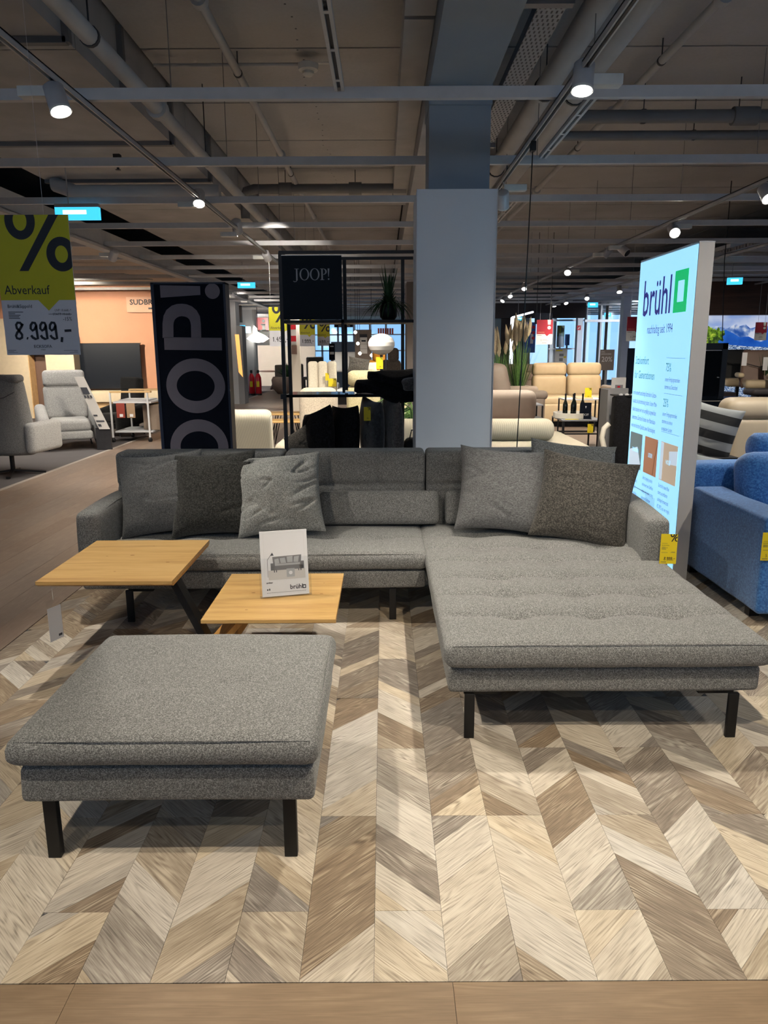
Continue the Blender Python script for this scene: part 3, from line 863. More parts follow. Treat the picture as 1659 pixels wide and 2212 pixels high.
def lamp(label, x, y, z, aim, watts=0, lit=True, color=NEUT, scale=1.0, angle=70, blend=.5, driver=-1, emit_r=.035):
    o = T('track_spotlight', label, 'spotlight', (x, y, z), 0, 'track spotlights')
    d = (Vector(aim) - Vector((x, y, z))).normalized()
    s_ = scale
    a = -d * .075 * s_; b = d * .065 * s_
    m = MB().tube([a, a * .9 + d * .001, b], [.042 * s_, .052 * s_, .052 * s_], 20, True)
    m.build('lamp_head', 'lamp_silver', o, 50)
    m = MB().tube([b + d * .0005, b + d * .003], .047 * s_, 20)
    m.build('lens', 'lamp_lens' if lit else 'dark_metal', o, 50)
    MB().tube([b - d * .01, b + d * .002], [.0545 * s_, .0545 * s_], 20, False).build('rim', 'white_plastic', o, 50)
    MB().tube([(0, 0, 2.945 - z), (driver * .03, .03, .06), a * .2], .010 * s_, 6).build('arm', 'track_grey', o, 50)
    m = MB().rbox((driver * .10, .02, 2.90 - z), (.19, .075, .05), .004); m.build('driver_box', 'white_plastic', o, 30)
    if watts:
        spot('spot_light', Vector((x, y, z)) + d * .10, aim, watts, color, angle, blend, emit_r, o)
    return o
K = 1.0
LAMPS = [
 # label, px-derived position on its track, aim, watts
 ('large spotlight with driver box at the upper left above the price sign', (-1.67, 4.177, 2.862), (-.85, 3.65, .4), 165),
 ('spotlight on the left track, second one in view', (-1.67, 7.209, 2.953), (-1.5, 5.9, .9), 60),
 ('spotlight on the left track, third one in view', (-1.67, 9.012, 2.981), (-1.6, 11.5, .3), 60),
 ('spotlight on the left track just left of the black shelf', (-1.67, 11.211, 2.919), (-1.0, 17, .3), 60),
 ('large silver spotlight at the upper right beside the cable tray', (1.0, 4.049, 2.909), (.75, 3.5, .4), 210),
 ('spotlight peeking out behind the right edge of the white column', (1.0, 6.562, 2.804), (1.5, 9.0, .3), 60),
 ('bright spotlight above the tall light box', (3.2, 8.615, 2.862), (2.9, 5.0, .5), 90),
 ('spotlight on the far right track left of the light box, brightest one', (3.2, 13.384, 2.912), (2.2, 10.5, .4), 90),
 ('distant spotlight pair member right of the black cable', (3.2, 17.424, 2.964), (2.6, 15.5, .3), 90),
 ('distant spotlight near the column, upper of two', (3.2, 19.422, 2.931), (3.6, 17, .3), 80),
 ('distant spotlight near the column, lower of two', (3.2, 20.368, 2.879), (1.5, 19, .3), 80),
 ('spotlight on the distant right track nearest the light box', (5.2, 16.944, 2.857), (5.0, 15.5, .4), 110),
 ('spotlight on the distant right track, second from the light box', (5.2, 19.597, 2.876), (4.6, 17, .4), 110),
 ('spotlight on the distant right track, third from the light box', (5.2, 21.855, 2.9), (5.5, 20, .3), 90),
 ('spotlight on the distant right track, fourth from the light box', (5.2, 23.316, 2.907), (5.5, 23, .3), 90),
 ('spotlight on the distant right track, last above the red sign', (5.2, 25.887, 2.949), (5.0, 27, .3), 90),
 ('spotlight hanging from the white fascia beside the yellow price sign', (-3.73, 10.793, 2.893), (-5.6, 12.6, .4), 160),
 ('small distant spotlight beside the upright letter panel', (-3.73, 18.238, 3.022), (-3.6, 22, .3), 90),
 ('small distant spotlight left of the exit sign, middle one', (-3.73, 19.042, 2.941), (-3.2, 26, .3), 90),
 ('small distant spotlight below the hanging exit sign', (-3.73, 21.237, 3.007), (-3.6, 30, .3), 90),
 ('spotlight at the right edge of the picture above the light box', (3.2, 6.597, 2.85), (3.4, 4.4, .4), 90),
 ('bright spotlight over the mountain mural', (8.2, 17.089, 2.763), (7.2, 16.0, 1.2), 45),
]
for lab, p, aim, wt in LAMPS:
    lamp(lab, p[0], p[1], p[2], aim, wt * K, True, NEUT, 1.0 if p[1] < 8 else 1.1, 75, .6, -1 if p[0] < 0 else 1)
lamp('switched-off grey spotlight on the far right track, left of a pair', *(3.2, 11.089, 2.93), (2.0, 12, 1.5), 0, False)
lamp('switched-off grey spotlight on the far right track, right of a pair', *(3.2, 10.329, 2.861), (4.4, 9.0, 1.5), 0, False)
# the same two tracks carry on above and behind the viewpoint; these heads throw the light on ottoman, sofa and floor
lamp('spotlight on the left track just above the viewpoint', -1.67, 1.25, 2.83, (-.5, 2.5, 0), 155 * K, True, WARM, 1, 84, .55, -1, .022)
lamp('spotlight on the left track behind the viewpoint', -1.67, -.05, 2.83, (-.2, 2.9, 0), 28 * K, True, WARM, 1, 60, .6, -1, .022)
lamp('spotlight on the right track just above the viewpoint', 1.0, 1.55, 2.83, (.8, 2.5, 0), 175 * K, True, WARM, 1, 88, .55, 1, .022)
lamp('spotlight on the right track behind the viewpoint', 1.0, -.1, 2.83, (.2, 2.9, 0), 28 * K, True, WARM, 1, 60, .6, 1, .022)
lamp('added spotlight on the fascia track brightening the aisle, out at the left', -3.73, 4.4, 2.83, (-3.1, 6.2, 0), 150 * K, True, NEUT, 1, 95, .7, -1)  # extra head out of view, added to brighten the aisle floor
lamp('added spotlight on the fascia track brightening the aisle farther along', -3.73, 9.2, 2.83, (-3.3, 10.5, 0), 130 * K, True, NEUT, 1, 95, .7, -1)  # another added head, lifting the aisle planks further back
lamp('spotlight on the far right track above the walkway, out of view', 3.2, 2.6, 2.83, (2.3, 5.0, .9), 120 * K, True, NEUT, 1, 70, .7, 1)

# ================================================================ CORNER SOFA
TUFX = (.592, .925, 1.278); TUFY = (3.147, 3.43, 3.708, 4.016, 4.30, 4.59)
def sstep(a, b, x):
    t_ = max(0, min(1, (x - a) / (b - a))); return t_ * t_ * (3 - 2 * t_)
sofa = T('corner_sofa', 'grey wool corner sofa with wide chaise, quilted back and black sled legs', 'sofa', (-.1, 4.2, 0))
def softbase(mb, x0, x1, y0, y1, z0, z1, r=.022):
    c = ((x0 + x1) / 2, (y0 + y1) / 2, (z0 + z1) / 2)
    def d(p):
        k = .006 * noise.noise(Vector((p.x * 2.3, p.y * 2.3, p.z * 4)))
        return (p.x + k, p.y + k, p.z + .5 * k)
    return mb.rbox(c, (x1 - x0, y1 - y0, z1 - z0), r, .09, d)
softbase(MB(), -1.80, .245, 4.215, 5.05, .205, .318).build('seat_base', 'wool_grey', sofa, 60, world=True)
softbase(MB(), .262, 1.55, 2.835, 5.05, .205, .318).build('chaise_base', 'wool_grey', sofa, 60, world=True)
def cushion(x0, x1, y0, y1, z0, z1, tufts, r=.035, puff=.018, depth=.016, rows=(), step=.022):
    mb = MB(); c = ((x0 + x1) / 2, (y0 + y1) / 2, (z0 + z1) / 2); sx, sy, sz = x1 - x0, y1 - y0, z1 - z0
    def d(p):
        X, Y, Z = p.x + c[0], p.y + c[1], p.z + c[2]
        top = sstep(-.1 * sz, .5 * sz, p.z)
        ex = 1 - abs(2 * p.x / sx) ** 4; ey = 1 - abs(2 * p.y / sy) ** 4
        dz = puff * max(0, ex) * max(0, ey)
        for (tx, ty) in tufts:
            q = ((X - tx) ** 2 + (Y - ty) ** 2)
            dz -= depth * math.exp(-q / .0018) + depth * .8 * math.exp(-q / .011)
        for ty, amp in rows:
            w_ = abs(Y - ty)
            if w_ < .12: dz -= amp * (math.exp(-(w_ / .012) ** 2) * 1.2 + math.exp(-(w_ / .05) ** 2)) * max(0, ex) ** .5
        dz += .004 * noise.noise(Vector((X * 2, Y * 2, 3)))
        bul = .012 * (1 - (2 * p.z / sz) ** 2)
        nx = p.x + (bul if p.x > sx / 2 - .02 else -bul if p.x < -sx / 2 + .02 else 0)
        ny = p.y + (bul if p.y > sy / 2 - .02 else -bul if p.y < -sy / 2 + .02 else 0)
        wob = .004 * noise.noise(Vector((X * 3, Y * 3, 7)))
        return (nx, ny, p.z + dz * top + wob * (1 - top))
    return mb.rbox(c, (sx, sy, sz), r, step, d)
ch = cushion(.252, 1.57, 2.80, 4.95, .322, .435, [(a, b) for a in TUFX for b in TUFY], rows=[(b, .013) for b in TUFY], depth=.021, step=.0135).build('chaise_cushion', 'wool_grey', sofa, 180, world=True)
MB().tube([(.275, 2.806, .425), (.6, 2.800, .431), (1.0, 2.799, .432), (1.3, 2.800, .431), (1.55, 2.806, .425)], .0028, 6).build('seam', 'wool_grey', ch, 60, world=True)
st = cushion(-1.80, .248, 4.19, 4.95, .322, .432, [(a, 4.57) for a in (-1.34, -1.02, -.68, -.362, -.045)], rows=[(4.57, .011)], depth=.020, step=.016).build('seat_cushion', 'wool_grey', sofa, 180, world=True)
MB().tube([(-1.78, 4.196, .422), (-1.2, 4.190, .428), (-.5, 4.189, .428), (.23, 4.196, .422)], .0026, 6).build('seam', 'wool_grey', st, 60, world=True)
def backc(x0, x1, quilt):
    mb = MB(); y0, y1, z0, z1 = 4.905, 5.12, .36, .935
    c = ((x0 + x1) / 2, (y0 + y1) / 2, (z0 + z1) / 2)
    def d(p):
        X, Z = p.x + c[0], p.z + c[2]; fr = sstep(.0, -.09, p.y)
        dy = 0
        for qx in quilt: dy += .016 * math.exp(-((X - qx) / .012) ** 2) * sstep(.86, .80, abs(Z - .80) + .8 - .06)
        dy += .018 * math.exp(-((Z - .714) / .012) ** 2)
        for qx in quilt: dy += .012 * math.exp(-(((X - qx) ** 2 + (Z - .714) ** 2) / .0012))
        dy -= .012 * math.cos((Z - .83) * 9) * .5
        return (p.x, p.y + dy * fr, p.z)
    return mb.rbox(c, (x1 - x0, y1 - y0, z1 - z0), .03, .013, d)
for (a, b, ql) in ((-1.795, -.667, (-1.42, -1.04)), (-.661, .277, (-.347, -.033)), (.285, 1.55, (.71, 1.13))):
    backc(a, b, ql).build('back_cushion', 'wool_grey', sofa, 180, world=True)
MB().box(-1.79, 1.54, 5.02, 5.10, .22, .5).build('back_panel', 'wool_grey', sofa, world=True)
for (a, b) in ((-1.50, -.44), (-.43, .365), (.41, 1.38)):
    def d(p, L=b - a):
        bul = .018 * (1 - (2 * p.z / .225) ** 2) * (1 - abs(2 * p.x / L) ** 6)
        return (p.x, p.y - (bul if p.y < 0 else 0), p.z)
    m = MB().rbox((0, 0, 0), (b - a, .11, .225), .035, .03, d)
    m.xf(Matrix.Translation(((a + b) / 2, 4.855, .563)) @ Matrix.Rotation(R(-8), 4, 'X'))
    m.build('lumbar_cushion', 'wool_grey', sofa, 180, world=True)
def arm(x, y0, y1, rz):
    L = y1 - y0
    def d(p):
        k = .014 * (1 - (p.z / .235) ** 2)
        return (p.x + (k if p.x > 0 else -k) * .6, p.y, p.z + .010 * math.cos(p.y / L * 3))
    m = MB().rbox((0, 0, 0), (.128, L, .47), .032, .04, d)
    m.xf(Matrix.Translation((x, (y0 + y1) / 2, .438)) @ Matrix.Rotation(R(rz), 4, 'Z'))
    a = m.build('armrest', 'wool_grey', sofa, 180, world=True)
    sx = -.058 if x > 0 else .058
    m = MB().tube([(sx, -L / 2 + .03, -.15), (sx, -L / 2 + .012, .1), (sx, -L / 2 + .03, .218), (sx * 1.02, 0, .236), (sx, L / 2 - .04, .222)], .0026, 6)
    m.xf(Matrix.Translation((x, (y0 + y1) / 2, .438)) @ Matrix.Rotation(R(rz), 4, 'Z'))
    m.build('seam', 'wool_grey', a, 60, world=True)
arm(-1.755, 4.23, 4.97, 1.5); arm(1.555, 3.99, 4.95, -4)
def sled(parent, x, y, dx, dy=1, w=.04):
    m = MB().rbox((x, y, .1), (w, .018, .2), .003)
    m.rbox((x + dx * .055, y + .06, .19), (.15, .04, .026), .003)
    m.build('leg', 'black_metal', parent, 30, world=True)
for (x, y, dx) in ((.352, 2.845, 1), (1.448, 2.84, -1), (.05, 4.25, 1), (-1.527, 4.23, 1), (-1.5, 4.95, 1), (.4, 4.9, 1), (1.45, 4.9, -1)):
    sled(sofa, x, y, dx, w=.042)

ott = T('ottoman', 'square grey wool ottoman with black metal legs in the front left', 'ottoman', (-.69, 2.5, 0))
softbase(MB(), -1.145, -.222, 2.075, 2.93, .212, .335).build('base', 'wool_grey', ott, 60, world=True)
oc = cushion(-1.165, -.215, 2.06, 2.94, .34, .437, [(-.555, 2.687), (-.879, 2.416), (-.541, 2.412), (-.863, 2.671)], puff=.014, depth=.0045, step=.02, r=.034).build('cushion', 'wool_grey', ott, 180, world=True)
MB().tube([(-1.14, 2.068, .428), (-.9, 2.060, .434), (-.5, 2.060, .434), (-.235, 2.068, .428)], .0026, 6).build('seam', 'wool_grey', oc, 60, world=True)
MB().tube([(-.222, 2.09, .427), (-.216, 2.4, .434), (-.217, 2.7, .434), (-.224, 2.91, .427)], .0026, 6).build('seam', 'wool_grey', oc, 60, world=True)
for (x, y, dx) in ((-1.069, 2.112, 1), (-.306, 2.112, -1), (-1.069, 2.88, 1), (-.306, 2.88, -1)):
    m = MB().rbox((x, y, .105), (.042, .03, .21), .003); m.rbox((x + dx * .05, y + (.05 if y < 2.5 else -.05), .2), (.12, .05, .026), .003)
    m.build('leg', 'black_metal', ott, 30, world=True)

GP = 'cushions on the grey corner sofa'
pillow('throw_pillow', 'slate grey throw pillow in the left sofa corner', 'pillow_slate', (-1.425, 4.68, .700), .55, .54, .24, -20, 4, -5, 1, .014, GP, .3)
pillow('throw_pillow', 'charcoal boucle throw pillow between slate and light grey ones', 'pillow_dark', (-1.085, 4.64, .705), .55, .55, .23, -21, -3, -3.5, 2, .007, GP, .2)
pillow('throw_pillow', 'light grey wrinkled throw pillow on the left seat', 'pillow_light', (-.662, 4.62, .705), .55, .53, .24, -24, 4, -3.5, 3, .030, GP, .6)
pillow('throw_pillow', 'mid grey throw pillow on the chaise against the back', 'pillow_grey', (.765, 4.66, .715), .59, .55, .22, -20, -3, 4.5, 4, .006, GP, -.3)
pillow('throw_pillow', 'pale grey throw pillow tucked behind the taupe one', 'pillow_light', (1.22, 4.80, .745), .56, .52, .12, -14, -4, 6, 5, .006, GP, -.2)
pillow('throw_pillow', 'dark taupe boucle throw pillow leaning on the right armrest', 'pillow_taupe', (1.235, 4.48, .685), .59, .56, .22, -22, -10, 9, 6, .007, GP, .2)

# ================================================================ COFFEE TABLES
ta = T('side_table', 'taller oak side table with black slanted metal leg', 'table', (-1.35, 3.75, 0))
tp = MB().prismx([(3.395, .503), (4.18, .503), (4.18, .520), (3.395, .520)], -1.673, -1.018).build('table_top', 'oak_top', ta, world=True)
MB().prismx([(3.42, .490), (4.16, .490), (4.179, .503), (3.396, .503)], -1.672, -1.019).build('bevelled_underside', 'oak_leg', tp, world=True)
def knots(parent, pts, z):
    for (x, y, s_) in pts:
        m = MB().lathe([(s_ * 1.0, 0), (s_ * .5, .0003)], (x, y, z), 10, 1.6, .7); m.build('knot', 'knot_brown', parent, world=True)
knots(tp, [(-1.36, 3.86, .008), (-1.49, 3.84, .004), (-1.13, 3.72, .007), (-1.35, 3.56, .004), (-1.30, 4.05, .003)], .5202)
MB().bar((-1.12, 3.70, .49), (-.86, 3.62, .0), .035, .085, (0, 1, 0)).build('slanted_leg', 'black_metal', ta, world=True)
MB().bar((-1.30, 3.72, .482), (-1.03, 3.72, .482), .12, .012).build('mounting_plate', 'black_metal', ta, world=True)
MB().rbox((-.95, 3.62, .008), (.5, .36, .016), .004).build('foot_plate', 'black_metal', ta, 30, world=True)
tb = T('side_table', 'lower oak side table with oak plank legs carrying the brochure stand', 'table', (-.55, 3.69, 0))
tp = MB().prismx([(3.32, .333), (4.06, .333), (4.06, .350), (3.32, .350)], -.872, -.232).build('table_top', 'oak_top', tb, world=True)
MB().prismx([(3.345, .322), (4.03, .322), (4.059, .333), (3.321, .333)], -.871, -.233).build('bevelled_underside', 'oak_leg', tp, world=True)
knots(tp, [(-.69, 3.72, .007), (-.68, 3.46, .005), (-.33, 3.70, .006), (-.33, 3.88, .003)], .3502)
MB().bar((-.70, 3.52, .328), (-.98, 3.47, .018), .22, .028, (0, 0, 1)).build('plank_leg', 'oak_leg', tb, world=True)
MB().bar((-.68, 3.80, .328), (-.90, 3.72, .018), .24, .028, (0, 0, 1)).build('plank_leg', 'oak_leg', tb, world=True)

# brochure in a clear stand
hd = T('brochure_stand', 'clear acrylic leaflet stand on the lower oak table', 'stand', (-.512, 3.670, .35), 14.5)
m = MB(); m.box(-.130, .130, 0, .002, 0, .30); m.build('back_plate', 'acrylic', hd).rotation_euler = (R(-8), 0, 0)
m = MB(); m.box(-.132, .132, -.026, -.024, 0.004, .205); m.box(-.132, -.130, -.026, 0, .004, .16); m.box(.130, .132, -.026, 0, .004, .16); m.box(-.132, .132, -.026, .03, 0, .004)
m.build('front_pocket', 'acrylic', hd).rotation_euler = (R(-8), 0, 0)
m = MB(); m.box(-.11, .11, .05, .075, 0, .003); m.build('foot', 'acrylic', hd)
br = T('brochure', 'white sofa brochure in the clear stand', 'brochure', (-.512, 3.666, .356), 14.5)
br.rotation_euler = (Matrix.Rotation(R(14.5), 3, 'Z') @ Matrix.Rotation(R(-8), 3, 'X')).to_euler()
MB().box(-.121, .121, -.014, -.004, 0, .338).build('page_block', 'paper_white', br)
Y_ = -.014
flat('margin_line', [rect(-.104, .104, .325, .3257), rect(-.104, -.1033, .07, .325), rect(.1033, .104, .07, .325)], 'print_cream', br, 1, Y_)
flat('photo_floor', [rect(-.085, .105, .085, .135)], 'print_cream', br, 1, Y_)
flat('photo_sofa', [[(-.062, .205), (.088, .208), (.084, .168), (-.058, .168)], rect(-.07, .096, .135, .158), rect(-.072, -.05, .135, .172), rect(.078, .10, .135, .175)], 'mid_grey', br, 2, Y_)
flat('photo_cushions', [[(-.052, .192), (-.03, .196), (-.026, .170), (-.05, .168)], [(-.024, .196), (.002, .198), (.008, .170), (-.02, .170)], [(.012, .202), (.042, .204), (.042, .172), (.014, .172)], [(.05, .200), (.076, .202), (.070, .170), (.046, .172)], rect(-.05, .08, .158, .168)], 'pale_grey', br, 3, Y_)
flat('photo_legs', [rect(-.056, -.052, .124, .136), rect(-.045, -.041, .124, .136), rect(.07, .074, .126, .136), rect(.081, .085, .126, .136)] + stroke([(-.088, .19), (-.064, .222)], .002) + [[(-.07, .212), (-.062, .228), (-.054, .212)]] + stroke([(-.088, .10), (-.088, .19)], .0015), 'print_dark', br, 2, Y_)
flat('photo_stool', [rect(.008, .050, .096, .14)], 'pale_grey', br, 4, Y_)
flat('photo_stool_dot', [disc(.029, .118, .0095)], 'paper_white', br, 5, Y_)
text('lettering', 'brühl', .034, .022, .032, 'print_black', br, 2, 'LEFT', .95, 0, Y_, bold=.0004)
flat('logo_square', [rect(.087, .105, .031, .050)], 'print_black', br, 2, Y_)
flat('logo_hole', [rect(.091, .101, .0355, .0455)], 'paper_white', br, 3, Y_)
text('lettering', 'amber', .013, -.098, .068, 'print_black', br, 2, 'LEFT', 1, 0, Y_, bold=.0003)
flat('small_mark', [disc(-.093, .036, .004), rect(-.086, -.080, .032, .042)], 'print_dark', br, 2, Y_)
flat('foot_line', [rect(-.098 + .0085 * k, -.0925 + .0085 * k, .0185, .0205) for k in range(24)], 'print_dark', br, 2, Y_)

# small card hanging under the tall table
hc = T('hanging_card', 'white price card hanging below the corner of the taller oak table', 'price card', (-1.622, 3.45, .20), 68)
MB().box(-.045, .045, -.001, .001, .0, .215).build('plastic_sleeve', 'acrylic', hc)
MB().box(-.042, .042, -.0006, .0006, .004, .175).build('card', 'paper_white', hc)
flat('small_print', [rect(.012, .034, .018, .03)], 'print_dark', hc, 2)
MB().tube([(0, 0, .21), (0, 0, .30)], .0012, 5).build('string', 'white_plastic', hc)

# ================================================================ SIGNS
DIG = {
 '8': [[(.92, .78), (.70, .97), (.40, .98), (.22, .85), (.26, .66), (.50, .48), (.78, .26), (.74, .08), (.45, .0), (.15, .05), (.08, .2), (.25, .38), (.55, .55), (.80, .75), (.98, .92)]],
 '9': [[(.80, .80), (.68, .96), (.40, .98), (.18, .82), (.14, .62), (.32, .50), (.58, .58), (.76, .74), (.80, .82)], [(.78, .80), (.80, .45), (.84, .02), (.55, .0), (.28, .08), (.12, .22)]],
 '1': [[(.25, .75), (.55, .98), (.55, .02)]],
 '4': [[(.60, .98), (.15, .40), (.85, .40)], [(.65, .65), (.65, .0)]],
 '5': [[(.85, .97), (.35, .95), (.28, .58), (.6, .62), (.85, .4), (.7, .08), (.35, .0), (.12, .1)]],
 '3': [[(.15, .9), (.5, .98), (.8, .85), (.7, .6), (.45, .52), (.8, .4), (.82, .15), (.5, .0), (.15, .08)]],
 '.': [[(.35, .06), (.62, .02)]], ',': [[(.58, .10), (.42, -.20)]], '-': [[(.05, .48), (.95, .50)]],
}
WID = {'.': .55, ',': .6, '-': .85, '1': .7}
def hand(name, s_, x, z, h, mat, parent, w=.11, asp=.62, layer=2, total=None, y=0.0):
    tot = sum(WID.get(c, 1.0) for c in s_) * h * asp * 1.08
    kx = (total / tot) if total else 1; cx = x; P = []
    for c in s_:
        cw = WID.get(c, 1.0) * h * asp * kx; P = []
        for st in DIG[c]: P += stroke([(cx + a * cw, z + b * h) for a, b in st], w * h)
        flat('price_digit', P, mat, parent, layer, y)
        cx += cw * 1.08

def sale_sign(label, loc, w, price, rz=0, brand=None, detail=True, group='yellow sale signs', hgt=1.80, wire=3.0, item='ECKSOFA'):
    H = w * hgt; o = T('sale_sign', label, 'price sign', loc, rz, group)
    U = lambda u: (u - .5) * w
    V = lambda v: v * H
    MB().box(-w / 2, w / 2, 0, .004, 0, H).build('board', 'print_white', o)
    flat('yellow_field', [[(U(0), V(.40)), (U(.50), V(.40)), (U(.63), V(.324)), (U(.78), V(.40)), (U(1), V(.40)), (U(1), V(1)), (U(0), V(1))]], 'print_yellow', o, 1)
    cl = (U(0), U(1), V(0), V(1))
    P = ring(U(.36), V(.96), .20 * w, .132 * H, .09 * w, .07 * H, 40, 0, 360, cl) + ring(U(.87), V(.725), .20 * w, .122 * H, .085 * w, .061 * H, 40, 0, 360, cl)
    P += [[(U(.29), V(.608)), (U(.41), V(.608)), (U(.875), V(1)), (U(.745), V(1))]]
    flat('percent_sign', P, 'print_black', o, 2)
    text('lettering', 'Abverkauf', .092 * H, U(.06), V(.443), 'print_black', o, 2, 'LEFT', .88)
    hand('handwritten_price', price, U(.14), V(.118), .122 * H, 'print_black', o, .15, total=.78 * w)
    if detail:
        text('lettering', brand or '', .034 * H, U(.075), V(.345), 'print_black', o, 2, 'LEFT', .95)
        text('lettering', 'UVP 10.668,-*', .024 * H, U(.93), V(.318), 'print_black', o, 2, 'RIGHT', .9)
        text('lettering', 'STATT 10.668,-', .024 * H, U(.93), V(.290), 'print_black', o, 2, 'RIGHT', .9)
        flat('strike_line', [rect(U(.62), U(.93), V(.2965), V(.2995))], 'print_black', o, 3)
        text('lettering', '-15%', .040 * H, U(.93), V(.250), 'print_black', o, 2, 'RIGHT', .85)
        flat('small_print', [rect(U(.08), U(.08 + l), V(v), V(v + .005)) for l, v in ((.20, .312), (.09, .300), (.16, .289), (.14, .278), (.15, .267))], 'print_dark', o, 2)
        flat('small_print', [rect(U(.02), U(.13), V(.034), V(.037)), rect(U(.02), U(.10), V(.024), V(.026)), rect(U(.02), U(.15), V(.018), V(.020)), rect(U(.78), U(.97), V(.032), V(.034)), rect(U(.92), U(.97), V(.024), V(.026)), rect(U(.86), U(.97), V(.016), V(.018))], 'print_dark', o, 2)
        text('lettering', item, .032 * H, U(.5), V(.052), 'print_black', o, 2, 'CENTER')
        text('lettering', 'AMBER', .012 * H, U(.5), V(.034), 'print_dark', o, 2, 'CENTER')
    m = MB()
    for u in (.10, .68): m.tube([(U(u), .002, H - .004), (U(u), .002, ceil_z(*loc[:2]) - loc[2])], .0009 if detail else .002, 5)
    m.build('wire', 'rail_white', o)
    return o
sale_sign('large yellow percent sale sign hanging at the left edge', (-1.612, 3.6, 1.582), .348, '8.999,-', 0, 'Brühl&Sippold')

def red_sign(label, loc, w, price, rz=0, hgt=1.5, wire=2.98, werb=True):
    H = w * hgt; o = T('sale_sign', label, 'price sign', loc, rz, 'red hanging signs')
    U = lambda u: (u - .5) * w
    V = lambda v: v * H
    MB().box(-w / 2, w / 2, 0, .006, 0, H).build('board', 'print_cream', o)
    flat('red_field', [[(U(0), V(.42)), (U(.52), V(.42)), (U(.66), V(.33)), (U(.80), V(.42)), (U(1), V(.42)), (U(1), V(1)), (U(0), V(1))]], 'print_red', o, 2)
    flat('exclamation_mark', [[(U(.66), V(1)), (U(.88), V(1)), (U(.86), V(.80)), (U(.69), V(.80))], disc(U(.78), V(.68), .11 * w)], 'print_cream', o, 4)
    if werb: text('lettering', 'WERBUNG', .062 * H, U(.06), V(.47), 'salmon_paint', o, 4, 'LEFT', .95)
    text('lettering', price, .13 * H, U(.5), V(.13), 'print_black', o, 4, 'CENTER', .92)
    flat('small_print', [rect(U(.05), U(.33), V(.365), V(.38)), rect(U(.35), U(.65), V(.05), V(.065))], 'print_dark', o, 4)
    MB().tube([(U(.2), .003, H), (U(.2), .003, ceil_z(*loc[:2]) - loc[2])], .002, 4).build('wire', 'rail_white', o)
    MB().tube([(U(.8), .003, H), (U(.8), .003, ceil_z(*loc[:2]) - loc[2])], .002, 4).build('wire', 'rail_white', o)
    return o

def yellow_tag(label, loc, w, h, rz=0, price='8.999,-', detail=True, tilt=0, item='ECKSOFA'):
    o = T('price_tag', label, 'price tag', loc, rz, 'yellow price tags')
    o.rotation_euler = (R(tilt), 0, R(rz))
    U = lambda u: (u - .5) * w
    V = lambda v: v * h
    MB().box(-w / 2 - .002, w / 2 + .002, .0008, .0016, -.002, h * 1.1).build('plastic_sleeve', 'acrylic', o)
    MB().box(-w / 2, w / 2, 0, .0008, 0, h).build('card', 'tag_yellow', o)
    cl = (U(0), U(.98), V(0), V(1))
    P = ring(U(.68), V(.98), .13 * w, .085 * h, .06 * w, .045 * h, 20, 0, 360, cl) + ring(U(.95), V(.83), .13 * w, .08 * h, .055 * w, .042 * h, 20, 0, 360, cl) + [[(U(.62), V(.75)), (U(.69), V(.75)), (U(.96), V(1)), (U(.88), V(1))]]
    flat('percent_sign', P, 'print_black', o, 1)
    hand('handwritten_price', price, U(.25 if detail else .4), V(.13), .10 * h, 'print_black', o, .15, total=(.68 if detail else .5) * w)
    if detail:
        text('lettering', item, .055 * h, U(.08), V(.60), 'print_black', o, 1)
        flat('small_print', [rect(U(.08), U(.42), V(.68), V(.69)), rect(U(.08), U(.30), V(.555), V(.565)), rect(U(.08), U(.45), V(.53), V(.54)), rect(U(.08), U(.33), V(.505), V(.515)), rect(U(.08), U(.36), V(.48), V(.49)), rect(U(.08), U(.46), V(.37), V(.38)), rect(U(.68), U(.9), V(.40), V(.41)), rect(U(.62), U(.9), V(.375), V(.385)), rect(U(.08), U(.4), V(.05), V(.07))], 'print_dark', o, 1)
    return o
yellow_tag('yellow percent price tag clipped to the right sofa armrest', (1.553, 3.905, .442), .088, .168, -6)

# ================================================================ TALL LIGHT BOX SIGN
lb = T('light_box_sign', 'tall illuminated white sign with green square logo behind the chaise', 'sign', (2.025, 5.55, 0), -90)
# local frame: x runs along the sign from far to near (-.55 .. .55), face at local y = 0 looks to the left
MB().box(-.55, .55, .006, .105, 0, 2.262).build('housing', 'pale_warm', lb)
MB().box(-.552, .552, .0035, .106, 2.258, 2.266).build('top_edge', 'rail_white', lb)
MB().box(-.54, .54, .0, .006, .03, 2.25).build('lit_face', 'lightbox_face', lb)
def LX(u): return -.54 + u * 1.08
text('lettering', 'brühl', .375, LX(.105), 1.842, 'ink_navy', lb, 2, 'LEFT', .74, bold=.004)
flat('logo_square', [rect(LX(.685), LX(.90), 1.835, 2.115)], 'ink_green', lb, 2)
flat('logo_hole', [rect(LX(.745), LX(.845), 1.905, 2.045)], 'lightbox_face', lb, 3)
text('lettering', 'nachhaltig seit 1994', .092, LX(.23), 1.705, 'ink_navy', lb, 2, 'LEFT', .70)
text('lettering', 'Sitzkomfort', .088, LX(.03), 1.475, 'ink_teal', lb, 2, 'LEFT', .72)
text('lettering', 'für Generationen', .088, LX(.03), 1.365, 'ink_teal', lb, 2, 'LEFT', .72)
text('lettering', 'brühl entwirft und fertigt Sitzmöbel in Spitzen-\nqualität, die jahrzehntelang halten. Unsere Mate-\nrialien beziehen wir von sorgfältig ausgewählten\nLieferanten. Zentrale Kriterien der Materialaus-\nwahl sind höchste Qualität sowie Nachhaltigkeit.', .052, LX(.03), 1.235, 'ink_navy', lb, 2, 'LEFT', .53, line=1.25)
